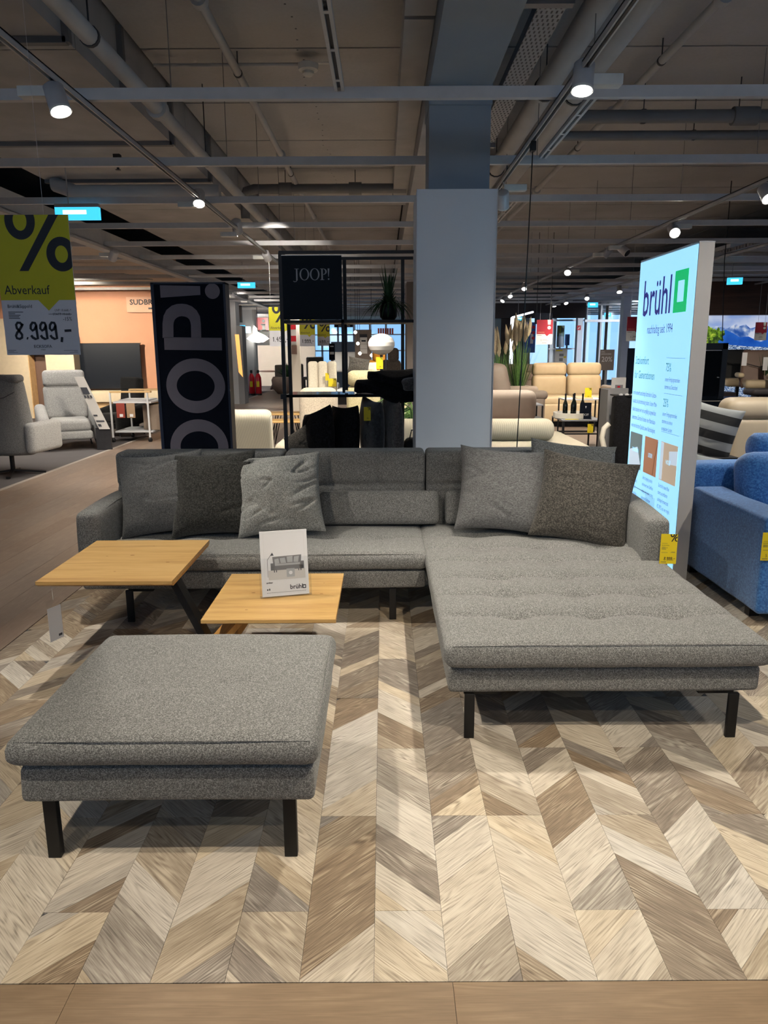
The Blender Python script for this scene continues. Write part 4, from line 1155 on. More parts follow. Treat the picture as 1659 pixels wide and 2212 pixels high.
flat('divider', [rect(LX(.64), LX(.95), 1.528, 1.530), rect(LX(.64), LX(.95), 1.278, 1.280), rect(LX(.64), LX(.95), 1.005, 1.007)], 'ink_navy', lb, 2)
text('lettering', '75%', .084, LX(.64), 1.435, 'ink_teal', lb, 2, 'LEFT', .72)
text('lettering', 'unserer Fertigungsmaterialien\nstammen aus Deutschland', .044, LX(.64), 1.365, 'ink_navy', lb, 2, 'LEFT', .52, line=1.2)
text('lettering', '25%', .084, LX(.64), 1.185, 'ink_teal', lb, 2, 'LEFT', .72)
text('lettering', 'unserer Fertigungsmaterialien\nstammen aus anderen\neuropäischen Ländern', .044, LX(.64), 1.120, 'ink_navy', lb, 2, 'LEFT', .52, line=1.2)
for (a, b, mt, lab) in ((.03, .29, 'photo_textile', 'TEXTILIEN'), (.345, .60, 'photo_leather', 'LEDER'), (.66, .95, 'photo_wood', 'HOLZ')):
    z0, z1 = .655, .935
    flat('photo_print', [rect(LX(a), LX(b), z0, z1)], mt, lb, 2)
    if mt == 'photo_textile': flat('photo_detail', [[(LX(a), .79), (LX(a + .17), .83), (LX(b), .68), (LX(a), .66)]], 'ink_pale', lb, 3)
    if mt == 'photo_leather': flat('photo_detail', stroke([(LX(a + .19), .66), (LX(a + .21), .78), (LX(b), .92)], .012), 'ink_brown', lb, 3)
    if mt == 'photo_wood': flat('photo_detail', [[(LX(a), .66), (LX(a + .05), .66), (LX(a + .05), .93), (LX(a), .93)], [(LX(a + .15), .88), (LX(b), .90), (LX(b), .80), (LX(a + .16), .79)]], 'ink_pale', lb, 3)
    text('lettering', lab, .046, LX((a + b) / 2), .785, 'lightbox_face', lb, 5, 'CENTER', .7)
for a, body in ((.03, 'Unsere Stoffe tragen die\nEU-Blume oder entsprechen\ndem Oeko-Tex Standard.\nDaran können wir natürliche\nFasern genauso wie\nnachhaltige Fasern\nverwenden.'), (.345, 'Leder ist langlebig, natürlich\nund erneuert seine Oberfläche\nständig. Unser Leder aus streng\nüberwachten Gerbereien\nin Europa wird ressourcen-\nschonend und umweltfreundlich\nverarbeitet.'), (.66, 'Das Holz für unsere Möbel\nstammt aus zertifizierter\nnachhaltiger Forstwirtschaft\n(FSC, PEFC) und, wenn möglich,\naus unserer Region.')):
    text('lettering', body, .042, LX(a), .600, 'ink_navy', lb, 2, 'LEFT', .46, line=1.25)
text('lettering', 'Sitzmöbel für ein langes Leben', .042, LX(.03), .285, 'ink_teal', lb, 2, 'LEFT', .7)
text('lettering', 'Vollständig sind wir auf der Internetseite. Vieles von Ihnen\nsoll gewählt oder ganz neu gestaltet werden. Austauschbarkeit,\ndie den Unterschied unserer Möbel erst ermöglicht.', .052, LX(.10), .215, 'ink_navy', lb, 2, 'LEFT', .62, line=1.2)
lh = T('leaflet_pocket', 'small clear leaflet pocket on the lower light box', 'leaflet holder', (1.985, 5.42, .37), -90)
MB().box(-.10, .10, -.002, .0, 0, .15).build('front_plate', 'acrylic', lh)
MB().box(-.10, .10, .0, .03, 0, .003).build('shelf_plate', 'acrylic', lh)
MB().box(-.35, -.02, -.002, .0, .155, .159).build('edge_bar', 'print_dark', lh)

# ================================================================ BLUE SOFA AT THE RIGHT
bs = T('blue_sofa', 'blue chenille sofa at the right edge', 'sofa', (3.0, 4.7, 0))
def bc(x0, x1, y0, y1, z0, z1, r, name, k=.012):
    c = ((x0 + x1) / 2, (y0 + y1) / 2, (z0 + z1) / 2); s_ = (x1 - x0, y1 - y0, z1 - z0)
    def d(p):
        q = k * noise.noise(Vector((p.x * 3, p.y * 3, p.z * 3 + 5)))
        return (p.x + q, p.y + q, p.z + q)
    return MB().rbox(c, s_, r, .06, d).build(name, 'blue_chenille', bs, 180, world=True)
bc(2.175, 2.40, 4.10, 5.14, .07, .645, .028, 'armrest', .006)
bc(2.41, 4.4, 4.15, 5.3, .08, .34, .03, 'base')
bc(2.41, 4.4, 4.12, 5.05, .345, .50, .05, 'seat_cushion')
bc(2.20, 4.4, 5.15, 5.40, .07, .80, .05, 'backrest', .006)
m = MB().rbox((0, 0, 0), (1.0, .26, .42), .11, .05, None); m.xf(Matrix.Translation((2.93, 5.02, .69)) @ Matrix.Rotation(R(-14), 4, 'X')); m.build('back_cushion', 'blue_chenille', bs, 180, world=True)
MB().tube([(2.60, 5.22, .905), (2.63, 5.22, .905), (3.4, 5.22, .905)], [.08, .105, .105], 20).build('neck_bolster', 'blue_chenille', bs, 60, world=True)
for (x, y) in ((2.25, 4.3), (2.25, 5.2), (4.2, 4.3), (4.2, 5.2)):
    MB().box(x - .03, x + .03, y - .03, y + .03, 0, .075).build('foot', 'black_metal', bs, world=True)
yellow_tag('yellow price tag on the front of the blue sofa armrest', (2.205, 4.085, .405), .10, .165, 0, '5.999,-')

# ================================================================ UPRIGHT LETTER PANEL
def XZ(pts): return [(p[0], p[2]) for p in pts]
JY = 5.90
jp = T('letter_panel', 'tall navy panel with large sideways letters behind the sofa', 'sign', (-1.49, JY, 0))
MB().box(-.283, .283, 0, .14, 0, 2.10).build('panel_body', 'navy_panel', jp)
m = MB(); m.box(-.285, -.262, -.004, .142, 0, 2.104); m.box(.268, .285, -.004, .142, 0, 2.104); m.box(-.285, .285, -.004, .142, 2.094, 2.106)
m.build('edge_frame', 'dark_navy', jp)
def jl(pts): return [(x + 1.49, z) for x, z in pts]
def smooth_ring(c_out, c_in):
    n = len(c_out); return [[c_out[i], c_out[(i + 1) % n], c_in[(i + 1) % n], c_in[i]] for i in range(n)]
def ell(cx, cz, rx, rz, n=48): return [(cx + rx * math.cos(2 * math.pi * k / n), cz + rz * math.sin(2 * math.pi * k / n)) for k in range(n)]
O1 = jl([(-1.474, 1.325), (-1.243, 1.323), (-1.461, 1.537), (-1.325, 1.324), (-1.467, 1.442)])
O2 = jl([(-1.473, 0.844), (-1.241, 0.843), (-1.461, 1.064), (-1.322, 0.844), (-1.466, 0.969)])
for O in (O1, O2):
    (cx, cz), a, b, c_, d_ = O
    flat('letter_o', smooth_ring(ell(cx, cz, a[0] - cx, b[1] - cz), ell(cx, cz, c_[0] - cx, d_[1] - cz)), 'print_lilac', jp, 2)
o_ = jl([(-1.709, 1.694), (-1.702, 1.802), (-1.69, 1.86), (-1.665, 1.903), (-1.622, 1.935), (-1.581, 1.947), (-1.544, 1.949), (-1.507, 1.945), (-1.467, 1.929), (-1.432, 1.898), (-1.41, 1.855), (-1.406, 1.801), (-1.409, 1.692)])
i_ = jl([(-1.624, 1.694), (-1.619, 1.788), (-1.615, 1.809), (-1.605, 1.831), (-1.587, 1.846), (-1.568, 1.854), (-1.55, 1.856), (-1.531, 1.854), (-1.509, 1.847), (-1.493, 1.832), (-1.486, 1.81), (-1.483, 1.787), (-1.487, 1.693)])
flat('letter_p', [[o_[k], o_[k + 1], i_[k + 1], i_[k]] for k in range(len(o_) - 1)] + [jl([(-1.698, 1.7), (-1.251, 1.692), (-1.253, 1.597), (-1.7, 1.604)])], 'print_lilac', jp, 2)
(cx, cz), e_ = jl([(-1.304, 2.04), (-1.247, 2.039)])
flat('exclamation_mark', [jl([(-1.703, 2.086), (-1.396, 2.078), (-1.397, 2.013), (-1.703, 1.994)]), disc(cx, cz, e_[0] - cx, None, 36)], 'print_lilac', jp, 2)
jx, jz = jl([(-1.548, 0.406)])[0]
flat('letter_j', [rect(-.21, .12, .42, .50)] + ring(.10, .34, .16, .16, .08, .08, 24, -60, 90), 'print_lilac', jp, 2)

# ================================================================ BLACK METAL SHELF
sh = T('metal_shelf', 'black open metal shelf rack behind the sofa', 'shelf', (-.2, 6.2, 0))
for (x, y, z0, z1) in ((-.79, 6.0, 0, 2.33), (-.79, 6.4, 0, 2.33), (-.315, 6.4, 1.26, 2.33), (.165, 6.4, 0, 2.33), (.42, 6.0, 0, 2.33), (.42, 6.4, 0, 2.33)):
    MB().box(x - .014, x + .014, y - .014, y + .014, z0, z1).build('post', 'dark_metal', sh, world=True)
MB().box(-.327, -.305, 5.99, 6.01, 1.26, 1.83).build('post', 'black_metal', sh, world=True)
for z in (2.33, 2.29):
    pass
m = MB(); m.box(-.80, .43, 5.988, 6.012, 2.318, 2.342); m.box(-.80, .43, 6.388, 6.412, 2.318, 2.342); m.box(-.802, -.778, 6, 6.4, 2.318, 2.342); m.box(.408, .432, 6, 6.4, 2.318, 2.342)
m.build('top_frame', 'dark_metal', sh, world=True)
for z, mt in ((1.825, 'black_metal'), (1.248, 'black_glass'), (.66, 'black_metal')):
    MB().box(-.78, .41, 5.99, 6.41, z - .022, z).build('shelf_board', mt, sh, world=True)
MB().box(-.82, -.78, 5.97, 6.03, 1.215, 1.255).build('clamp', 'dark_metal', sh, world=True)

bn = T('shelf_banner', 'square navy cloth banner with small serif lettering on the shelf', 'banner', (-.545, 5.985, 1.83))
MB().box(-.232, .228, 0, .012, .0, .475).build('cloth', 'navy_cloth', bn)
MB().box(-.235, .23, -.004, .016, .475, .481).build('top_rod', 'rail_white', bn)
def serif(x, z, h, c):
    w = h * .62; P = []
    s_ = h * .14; t = h * .045
    if c == 'O':
        cx, cz = x + h * .44, z + h * .5
        n = 40; P = []
        for k in range(n):
            q = []
            for kk, out in ((k, 1), (k + 1, 1), (k + 1, 0), (k, 0)):
                a = 2 * math.pi * kk / n
                q.append((cx + math.cos(a) * (h * .44 if out else h * .44 - s_), cz + math.sin(a) * (h * .52 if out else h * .52 - t)))
            P.append(q)
        return P, h * .94
    if c == 'J':
        P = [rect(x + h * .20, x + h * .20 + s_, z - h * .02, z + h), rect(x + h * .08, x + h * .46, z + h - t, z + h)]
        P += stroke([(x + h * .27, z), (x + h * .2, z - h * .12), (x + h * .05, z - h * .14), (x - h * .06, z - h * .08)], h * .06)
        return P, h * .52
    if c == 'P':
        P = [rect(x + h * .1, x + h * .1 + s_, z, z + h), rect(x, x + h * .36, z, z + t), rect(x, x + h * .3, z + h - t, z + h)]
        P += ring(x + h * .28, z + h * .73, h * .32, h * .27, h * .32 - s_, h * .27 - t, 24, -90, 90)
        return P, h * .68
    P = [[(x + h * .06, z + h * .28), (x + h * .10, z + h * .28), (x + h * .17, z + h), (x, z + h)], disc(x + h * .08, z + h * .08, h * .075)]
    return P, h * .25
def serif_word(parent, word, x, z, h, mat, y=0.0, layer=2):
    cx = x; P = []
    for c in word:
        q, adv = serif(cx, z, h, c); P += q; cx += adv
    return flat('lettering', P, mat, parent, layer, y)
serif_word(bn, 'JOOP!', -.142, .295, .085, 'print_grey')

# plant on the shelf top board
def blades(name, mat, parent, n, L, spread, w, seed, base=(0, 0, 0), droop=.5, up=.8):
    rn = random.Random(seed); m = MB()
    for k in range(n):
        a = rn.uniform(0, 6.28); s_ = rn.uniform(.2, 1) * spread; ln = L * rn.uniform(.6, 1); p = Vector(base)
        dirh = Vector((math.cos(a), math.sin(a), 0)); pts = []; N = 5
        for j in range(N + 1):
            t_ = j / N
            pts.append(p + dirh * (s_ * t_ * ln) + Vector((0, 0, ln * (up * t_ - droop * s_ * t_ * t_))))
        side = Vector((-math.sin(a), math.cos(a), 0))
        vs = []
        for j, q in enumerate(pts):
            ww = w * (1 - (j / N) ** 2) * .5 + .0006
            vs += [q - side * ww, q + side * ww]
        m.add(vs, [(2 * j, 2 * j + 1, 2 * j + 3, 2 * j + 2) for j in range(N)])
    return m.build(name, mat, parent)
pl = T('potted_plant', 'spiky artificial plant in a dark pot on the shelf', 'plant', (.045, 6.2, 1.825))
MB().lathe([(.045, 0), (.068, .03), (.075, .08), (.060, .13)], (0, 0, 0), 18).build('pot', 'black_metal', pl, 60)
blades('fronds', 'plant_green', pl, 120, .34, 1.0, .018, 3, (0, 0, .10), 1.2, .75)
blades('upright_leaves', 'plant_green', pl, 34, .36, .30, .02, 4, (0, 0, .10), .2, 1.0)

# folded blankets on the glass board
def blanket(label, loc, size, mat, seed):
    def d(p):
        q = .02 * noise.noise(Vector((p.x * 6 + seed, p.y * 6, p.z * 14)))
        dr = -.10 * sstep(-.02, -.18, p.y) * sstep(-.22, .06, p.x) - .02 * (p.x / size[0]) ** 2
        return (p.x + q, p.y + q, p.z + q * .8 + dr)
    o = MB().rbox((0, 0, 0), size, .024, .025, d).build('folded_blanket', mat, None, 180); o.location = loc; o.rotation_euler = (0, R(-2), R(4))
    return tag(o, label, 'blanket', 'folded blankets')
blanket('black folded blanket on the shelf, lower layer drooping over the edge', (.03, 6.13, 1.315), (.52, .36, .085), 'black_velvet', 1)
blanket('dark blanket folded on top of the pile on the shelf', (.12, 6.17, 1.398), (.50, .34, .07), 'black_velvet', 4)
blanket('taupe blanket part folded at the right of the shelf pile', (.26, 6.02, 1.325), (.22, .14, .10), 'taupe_velvet', 9)
GS = 'cushions standing on the lower shelf board'
pillow('display_cushion', 'black cushion at the left end of the lower shelf board', 'black_velvet', (-.55, 6.2, .885), .50, .46, .20, -6, -60, -14, 11, .006, GS, 0, 'cushion')
pillow('display_cushion', 'black cushion second on the lower shelf board', 'black_velvet', (-.33, 6.2, .905), .50, .48, .17, -4, -62, -4, 12, .006, GS, 0, 'cushion')
pillow('display_cushion', 'charcoal velvet cushion with the yellow tag on the lower shelf', 'charcoal_velvet', (-.10, 6.2, .935), .50, .54, .17, 0, -72, 3, 13, .008, GS, 0, 'cushion')
pillow('display_cushion', 'taupe cushion at the right end of the lower shelf board', 'taupe_velvet', (.075, 6.2, .935), .48, .54, .15, 2, -76, 3, 14, .008, GS, 0, 'cushion')
pillow('display_cushion', 'dark cushion corner at the far left of the lower shelf', 'pillow_taupe', (-.665, 6.22, .80), .42, .36, .10, -10, -40, -30, 15, .006, GS, 0, 'cushion')
yellow_tag('yellow price tag hanging on the charcoal shelf cushion', (-.13, 5.957, 1.04), .055, .11, 8, '59,-', False)
bag = T('handbag', 'small dark bag beside the white column on the lower shelf', 'bag', (.28, 6.15, .66))
MB().rbox((0, 0, .11), (.22, .16, .22), .05, .05).build('bag_body', 'leather_black', bag, 180)
MB().tube([(-.07, -.06, .2), (-.05, -.07, .29), (.05, -.07, .29), (.07, -.06, .2)], .006, 6).build('handle', 'leather_black', bag, 60)

# thin black cable with plug hanging from the right track
cb = T('hanging_cable', 'thin black cable hanging from the right lighting track', 'cable', (1.02, 5.31, .86))
MB().tube([(1.0, 5.31, 2.93), (.995, 5.33, 2.4), (.985, 5.36, 1.6), (.975, 5.40, .86)], .004, 6).build('cable_run', 'black_metal', cb, 60, world=True)
MB().rbox((1.0, 5.31, 2.905), (.035, .06, .06), .006).build('plug_adapter', 'black_metal', cb, 30, world=True)

# ================================================================ CREAM CORDUROY SEATING BEHIND THE SOFA
ac = T('corduroy_armchair', 'cream corduroy armchair behind the upright letter panel', 'armchair', (-1.55, 8.3, 0))
m = MB().rbox((0, 0, 0), (.86, .26, .70), .07, .06); m.xf(Matrix.Translation((-1.63, 8.0, .62)) @ Matrix.Rotation(R(10), 4, 'X') @ Matrix.Shear('XY', 4, (0, 0)))
m.build('backrest', 'cord_cream', ac, 180, world=True)
MB().rbox((-1.63, 8.5, .30), (.9, .95, .3), .06, .1).build('seat', 'cord_cream', ac, 180, world=True)
MB().rbox((-1.10, 8.4, .40), (.18, .85, .42), .07, .06).build('armrest', 'cord_cream', ac, 180, world=True)
MB().rbox((-2.12, 8.4, .40), (.18, .85, .42), .07, .06).build('armrest', 'cord_cream', ac, 180, world=True)
MB().box(-2.0, -1.2, 8.1, 8.9, 0, .16).build('plinth', 'black_metal', ac, world=True)
db = T('corduroy_daybed', 'cream corduroy daybed with long bolster right of the column', 'daybed', (1.3, 7.4, 0))
m = MB().rbox((1.29, 7.32, .815), (.78, .22, .22), .09, .05); m.build('bolster', 'cord_cream', db, 180, world=True)
def tdisp(p): return (p.x * (1 + .0 * p.y), p.y, p.z)
MB().rbox((1.43, 7.55, .60), (1.06, 1.3, .22), .06, .1).build('mattress', 'cord_cream', db, 180, world=True)
MB().rbox((1.43, 7.55, .34), (.98, 1.2, .3), .04).build('base', 'cord_cream', db, 180, world=True)
MB().box(1.0, 1.85, 7.1, 8.0, 0, .2).build('plinth', 'black_metal', db, world=True)
# cream corduroy pouf end visible between shelf and column
pf = T('corduroy_pouf', 'cream corduroy seat end seen under the shelf beside the column', 'pouf', (.28, 7.6, 0))
MB().rbox((.22, 7.25, .68), (.5, .3, .5), .08, .06).build('pouf_back', 'cord_cream', pf, 180, world=True)
MB().rbox((.22, 7.4, .24), (.5, .5, .46), .06, .1).build('pouf_body', 'cord_cream', pf, 180, world=True)
pp = T('potted_palm', 'green palm fronds behind the shelf beside the column', 'plant', (.37, 8.2, 0))
MB().lathe([(.12, 0), (.17, .2), (.16, .34)], (0, 0, 0), 16).build('pot', 'black_metal', pp, 60)
for k in range(12):
    a = k * .9; fr = MB(); rn = random.Random(k); hh = .75 + .07 * (k % 8)
    pts = [Vector((0, 0, .3)), Vector((math.cos(a) * .08, math.sin(a) * .08, hh)), Vector((math.cos(a) * .26, math.sin(a) * .26, hh + .12)), Vector((math.cos(a) * .40, math.sin(a) * .40, hh + .05))]
    fr.tube(pts, .005, 4)
    for j in range(9):
        t_ = j / 8; q = pts[1].lerp(pts[3], t_)
        for sg in (-1, 1):
            e = q + Vector((-math.sin(a) * sg * .12 + math.cos(a) * .05, math.cos(a) * sg * .12 + math.sin(a) * .05, -.05)); w = Vector((0, 0, .009))
            fr.add([q - w, q + w, e], [(0, 1, 2)])
    fr.build('frond', 'plant_green' if k % 2 else 'plant_light', pp)

# smoke detector
sd = T('smoke_detector', 'white smoke detector on the ceiling conduit', 'smoke detector', (-.565, 6.3, 3.66))
MB().lathe([(.03, 0), (.045, .012), (.045, .03), (.075, .04), (.08, .08), (.06, .09)], (0, 0, 0), 20).build('body', 'white_plastic', sd, 50)
MB().box(.08, .16, -.02, .02, .085, .09).build('label_plate', 'white_plastic', sd)

# sprinkler head under the bulkhead and hanging exit sign
sp = T('sprinkler_head', 'small dark sprinkler head below the bulkhead', 'sprinkler', (-2.45, 7.4, 3.24))
m = MB(); m.box(-.03, .03, -.03, .03, .10, .13); m.tube([(0, 0, 0), (0, 0, .1)], .012, 6); m.lathe([(.025, -.005), (.025, 0)], (0, 0, 0), 10)
m.build('head', 'dark_metal', sp)
def exit_sign(label, loc, w, h, rz=0, top=3.0, dep=.06):
    o = T('exit_sign', label, 'exit sign', loc, rz, 'hanging exit signs')
    MB().box(-w / 2, w / 2, 0, dep, h * .86, h * 1.1).build('housing', 'pale_grey', o)
    MB().box(-w / 2, w / 2, .004, dep - .004, 0, h * .86).build('lit_panel', 'exit_cyan', o)
    flat('lit_pictogram', [rect(-w * .32, w * .22, h * .36, h * .66)], 'exit_core', o, 1, .004)
    m = MB(); m.tube([(-w * .2, dep / 2, h), (-w * .2, dep / 2, ceil_z(loc[0], loc[1]) - loc[2])], .006, 5); m.build('suspension', 'pale_grey', o)
    return o
exit_sign('glowing cyan exit sign hanging above the yellow sale sign', (-2.929, 7.55, 2.832), .42, .13, 0, 3.0)
exit_sign('glowing cyan exit sign above the upright letter panel', (-2.83, 16.0, 2.854), .36, .13, 0, 3.0)
exit_sign('small distant cyan exit sign left of the red fire sign', (6.063, 26.0, 2.768), .26, .16, 0, 3.0)
exit_sign('small distant cyan exit sign near the light box', (6.026, 22.0, 2.738), .28, .16, 0, 3.0)
exit_sign('small distant cyan exit sign above the glass doors', (8.23, 28.0, 2.718), .24, .16, 0, 3.0)
exit_sign('cyan exit sign under the slatted ceiling right of the light box', (6.162, 13.5, 2.676), .24, .13, -12, 2.95, .10)
exit_sign('small green exit sign near the pampas grass', (4.298, 24.0, 2.461), .26, .12, 0, 3.0)

# ================================================================ LEFT AREA: GREY ARMCHAIRS
def star_base(parent, r=.34, z=.0, h=.3, mat='black_metal', n=4):
    m = MB(); m.tube([(0, 0, z + .05), (0, 0, z + h)], .03, 10)
    for k in range(n):
        a = 2 * math.pi * k / n + .4
        m.bar((0, 0, z + .06), (math.cos(a) * r, math.sin(a) * r, z + .015), .05, .025)
    m.build('star_base', mat, parent)
rc = T('recliner', 'grey fabric swivel recliner seen from behind at the left edge', 'armchair', (-4.93, 9.75, 0), -6)
star_base(rc, .40, 0, .3)
def shell(p):
    w = 1 - .10 * (p.z / .5) ; return (p.x * w, p.y + .10 * (p.x / .4) ** 2 * (1 if p.y > -1 else 0), p.z + .0)
m = MB().rbox((0, 0, 0), (.80, .17, 1.0), .08, .07, shell); m.xf(Matrix.Translation((0, -.22, .77)) @ Matrix.Rotation(R(5), 4, 'X'))
bk = m.build('backrest', 'armchair_grey_dark', rc, 180)
MB().tube([(0, -.345, 1.0), (.01, -.36, .7), (.03, -.33, .32)], .004, 5).build('seam', 'dark_metal', bk)
MB().tube([(-.33, -.30, 1.2), (-.2, -.335, 1.06), (0, -.345, 1.0), (.2, -.335, 1.03), (.33, -.30, 1.1)], .004, 5).build('seam', 'dark_metal', bk)
MB().rbox((0, -.2, 1.26), (.74, .2, .10), .045, .06).build('headrest', 'armchair_grey_dark', rc, 180)
MB().rbox((0, .15, .42), (.62, .7, .22), .07, .1).build('seat', 'armchair_grey_dark', rc, 180)
for s_ in (-1, 1): MB().rbox((s_ * .41, .12, .50), (.14, .72, .40), .06, .08).build('armrest', 'armchair_grey', rc, 180)

def armchair(label, loc, rz, mat, legm='dark_metal', s=1.0):
    o = T('armchair', label, 'armchair', loc, rz, 'armchairs in the salmon area'); o.scale = (s, s, s)
    m = MB().rbox((0, 0, 0), (.66, .20, .28), .06, .06); m.xf(Matrix.Translation((0, .34, 1.14)) @ Matrix.Rotation(R(-6), 4, 'X')); m.build('headrest', mat, o, 180)
    m = MB().rbox((0, 0, 0), (.68, .22, .60), .08, .06); m.xf(Matrix.Translation((0, .32, .74)) @ Matrix.Rotation(R(-8), 4, 'X')); m.build('backrest', mat, o, 180)
    MB().rbox((0, -.08, .40), (.60, .72, .20), .07, .08).build('seat', mat, o, 180)
    MB().rbox((0, -.10, .24), (.62, .70, .14), .04, .1).build('base', mat, o, 180)
    for s_ in (-1, 1):
        def d(p, s_=s_): return (p.x, p.y, p.z + .10 * (p.y / .4))
        MB().rbox((s_ * .42, -.05, .42), (.18, .80, .44), .075, .07, d).build('armrest', mat, o, 180)
    for (x, y) in ((-.38, -.36), (.38, -.36), (-.36, .32), (.36, .32)):
        MB().tube([(x * .9, y * .9, .18), (x, y, 0)], [.018, .012], 6).build('leg', legm, o)
    return o
armchair('light grey fabric armchair with headrest, left of the info stand', (-5.30, 12.55, 0), 28, 'armchair_grey', s=1.0)
armchair('black fabric armchair half hidden behind the info stand', (-5.10, 14.5, 0), -35, 'black_fabric', s=.85)
ist = T('info_stand', 'slanted narrow info stand with printed strip beside the aisle', 'stand', (-4.72, 12.2, 0))
MB().box(-.02, .22, .0, .05, 0, .36).build('foot', 'dark_metal', ist)
m = MB(); m.add([(-.29, 0, 1.19), (-.14, 0, 1.19), (.22, -.02, .34), (.05, -.02, .34), (-.29, .02, 1.19), (-.14, .02, 1.19), (.22, .0, .34), (.05, .0, .34)], [(0, 1, 2, 3), (7, 6, 5, 4), (0, 4, 5, 1), (1, 5, 6, 2), (2, 6, 7, 3), (3, 7, 4, 0)])
m.build('printed_strip', 'print_cream', ist)
def slant(u0, u1, v0, v1):
    f = lambda u, v: (-.29 + .34 * v + (.15 + .02 * v) * u, 1.19 - .85 * v)
    return [f(u0, v0), f(u1, v0), f(u1, v1), f(u0, v1)]
flat('strip_print', [slant(.15, .85, .2, .33), slant(.1, .3, .35, .40), slant(.4, .6, .35, .40), slant(.7, .9, .35, .40), slant(.1, .5, .72, .75), slant(.1, .9, .83, .86), slant(.1, .4, .9, .95)], 'print_dark', ist, 6, -.02)

tr = T('sample_trolley', 'metal trolley with hanging leather samples beside the aisle', 'trolley', (-4.46, 13.5, 0))
for (x, y) in ((-.38, -.25), (.28, -.25), (-.30, .55), (.36, .55)):
    MB().box(x - .014, x + .014, y - .014, y + .014, .08, .88).build('post', 'rail_white', tr)
    MB().lathe([(.03, 0), (.04, .02), (.04, .05), (.02, .08)], (x, y, 0), 10).build('wheel', 'black_metal', tr)
MB().rbox((-.02, -.22, .885), (.72, .10, .03), .006).build('handle_board', 'oak_pale', tr, 30)
MB().rbox((.05, .58, .885), (.72, .10, .03), .006).build('handle_board', 'oak_pale', tr, 30)
MB().rbox((0, .15, .70), (.68, .80, .03), .004).build('tray', 'rail_white', tr, 30)
MB().rbox((0, .15, .18), (.68, .80, .03), .004).build('lower_tray', 'pale_grey', tr, 30)
MB().box(-.28, .25, -.1, .4, .715, .74).build('paper_pile', 'paper_white', tr)
for k, (mt, x) in enumerate((('red_leather', -.20), ('tan_leather', -.02))):
    b_ = T('leather_sample', ('brick red' if k == 0 else 'beige') + ' leather sample hanging at the front of the trolley', 'leather sample', (-4.46 + x, 13.22, .42), 0, 'leather samples')
    MB().rbox((0, 0, .14), (.15, .02, .26), .008).build('sample_sheet', mt, b_, 30); flat('paper_label', [rect(-.02, .04, .03, .08)], 'paper_white', b_, 2, -.011)
for k in range(9):
    b_ = MB().rbox((0, 0, .22), (.025, .34, .44), .006).build('leather_sample', ('leather_taupe', 'leather_stone', 'leather_mocha', 'leather_beige')[k % 4], None, 30)
    b_.location = (-4.18, 13.40 + .07 * k, .20); b_.rotation_euler = (0, 0, R(90 - 20))
    tag(b_, '%s leather sample in the trolley side row, counted from the front' % ordn[k], 'leather sample', 'leather samples in the trolley side row')

tv = T('wall_screen', 'large dark screen on the salmon wall', 'screen', (-6.82, 18.45, .70))
MB().box(-.90, .90, 0, .05, 0, 1.06).build('screen_face', 'screen_navy', tv)
m = MB(); m.box(-.92, .92, -.004, .06, -.02, 0); m.box(-.92, .92, -.004, .06, 1.06, 1.08); m.build('screen_frame', 'black_metal', tv)
sb = T('sideboard', 'low cream sideboard under the dark screen', 'sideboard', (-5.75, 18.2, 0))
MB().rbox((-.2, 0, .52), (2.6, .45, .26), .006).build('body', 'lacquer_cream', sb, 30); MB().box(-1.3, .9, -.15, .2, 0, .39).build('plinth', 'oak_pale', sb)
cabs = T('wall_cabinet', 'cream tall wall cabinet with open dark niche at the left', 'cabinet', (-8.5, 18.3, 0))
MB().box(-.75, .0, -.2, .25, 0, 2.35).build('door', 'lacquer_cream', cabs); MB().box(.42, 1.1, -.2, .25, 0, 1.95).build('door', 'lacquer_cream', cabs)
MB().box(.0, .42, .1, .25, 0, 1.95).build('niche_back', 'leather_mocha', cabs); MB().box(.0, .42, -.2, .25, 1.55, 1.58).build('niche_shelf', 'lacquer_cream', cabs); MB().box(.0, .02, -.2, .25, 0, 1.95).build('niche_side', 'oak_pale', cabs)
oc_ = T('wall_cabinet', 'oak fronted wall cabinet at the extreme left', 'cabinet', (-9.75, 18.3, 0))
MB().box(-.6, .48, -.25, .25, 1.05, 2.1).build('front', 'oak_pale', oc_); MB().box(-.6, .48, -.2, .25, 0, 1.0).build('base', 'lacquer_cream', oc_)
sg = T('brand_sign', 'small salmon wall sign with dark capital lettering', 'sign', (-5.86, 18.52, 2.52))
MB().box(-.32, .5, 0, .06, -.02, .34).build('plate', 'salmon_light', sg); text('lettering', 'SUDBRO', .17, -.24, .16, 'print_black', sg, 6, 'LEFT', 1.05, bold=.004)
flat('small_print', [rect(.2, .42, .05, .09)], 'print_dark', sg, 6)
dl_ = None
for k, (x, y) in enumerate(((-5.15, 12.2), (-5.4, 11.6))):
    o = T('recessed_downlight', ('right' if k == 0 else 'left') + ' recessed downlight beside the yellow sale sign', 'downlight', (x, y, 3.105), 0, 'recessed downlights')
    MB().lathe([(.085, 0), (.10, .008), (.10, .016)], (0, 0, 0), 16).build('rim', 'white_plastic', o); MB().lathe([(.075, -.002), (.075, .0)], (0, 0, 0), 16).build('lens', 'lamp_lens', o)
spot('salmon_wash', (-7.2, 15.8, 3.05), (-6.6, 18.6, 1.2), 700, WARM, 110, .8, .1)
spot('salmon_wash', (-6.0, 12.0, 3.05), (-5.6, 13.2, 0), 280, NEUT, 120, .8, .1)
spot('salmon_wash', (-9.0, 13.0, 3.05), (-9.0, 17.0, .5), 450, WARM, 120, .8, .1)

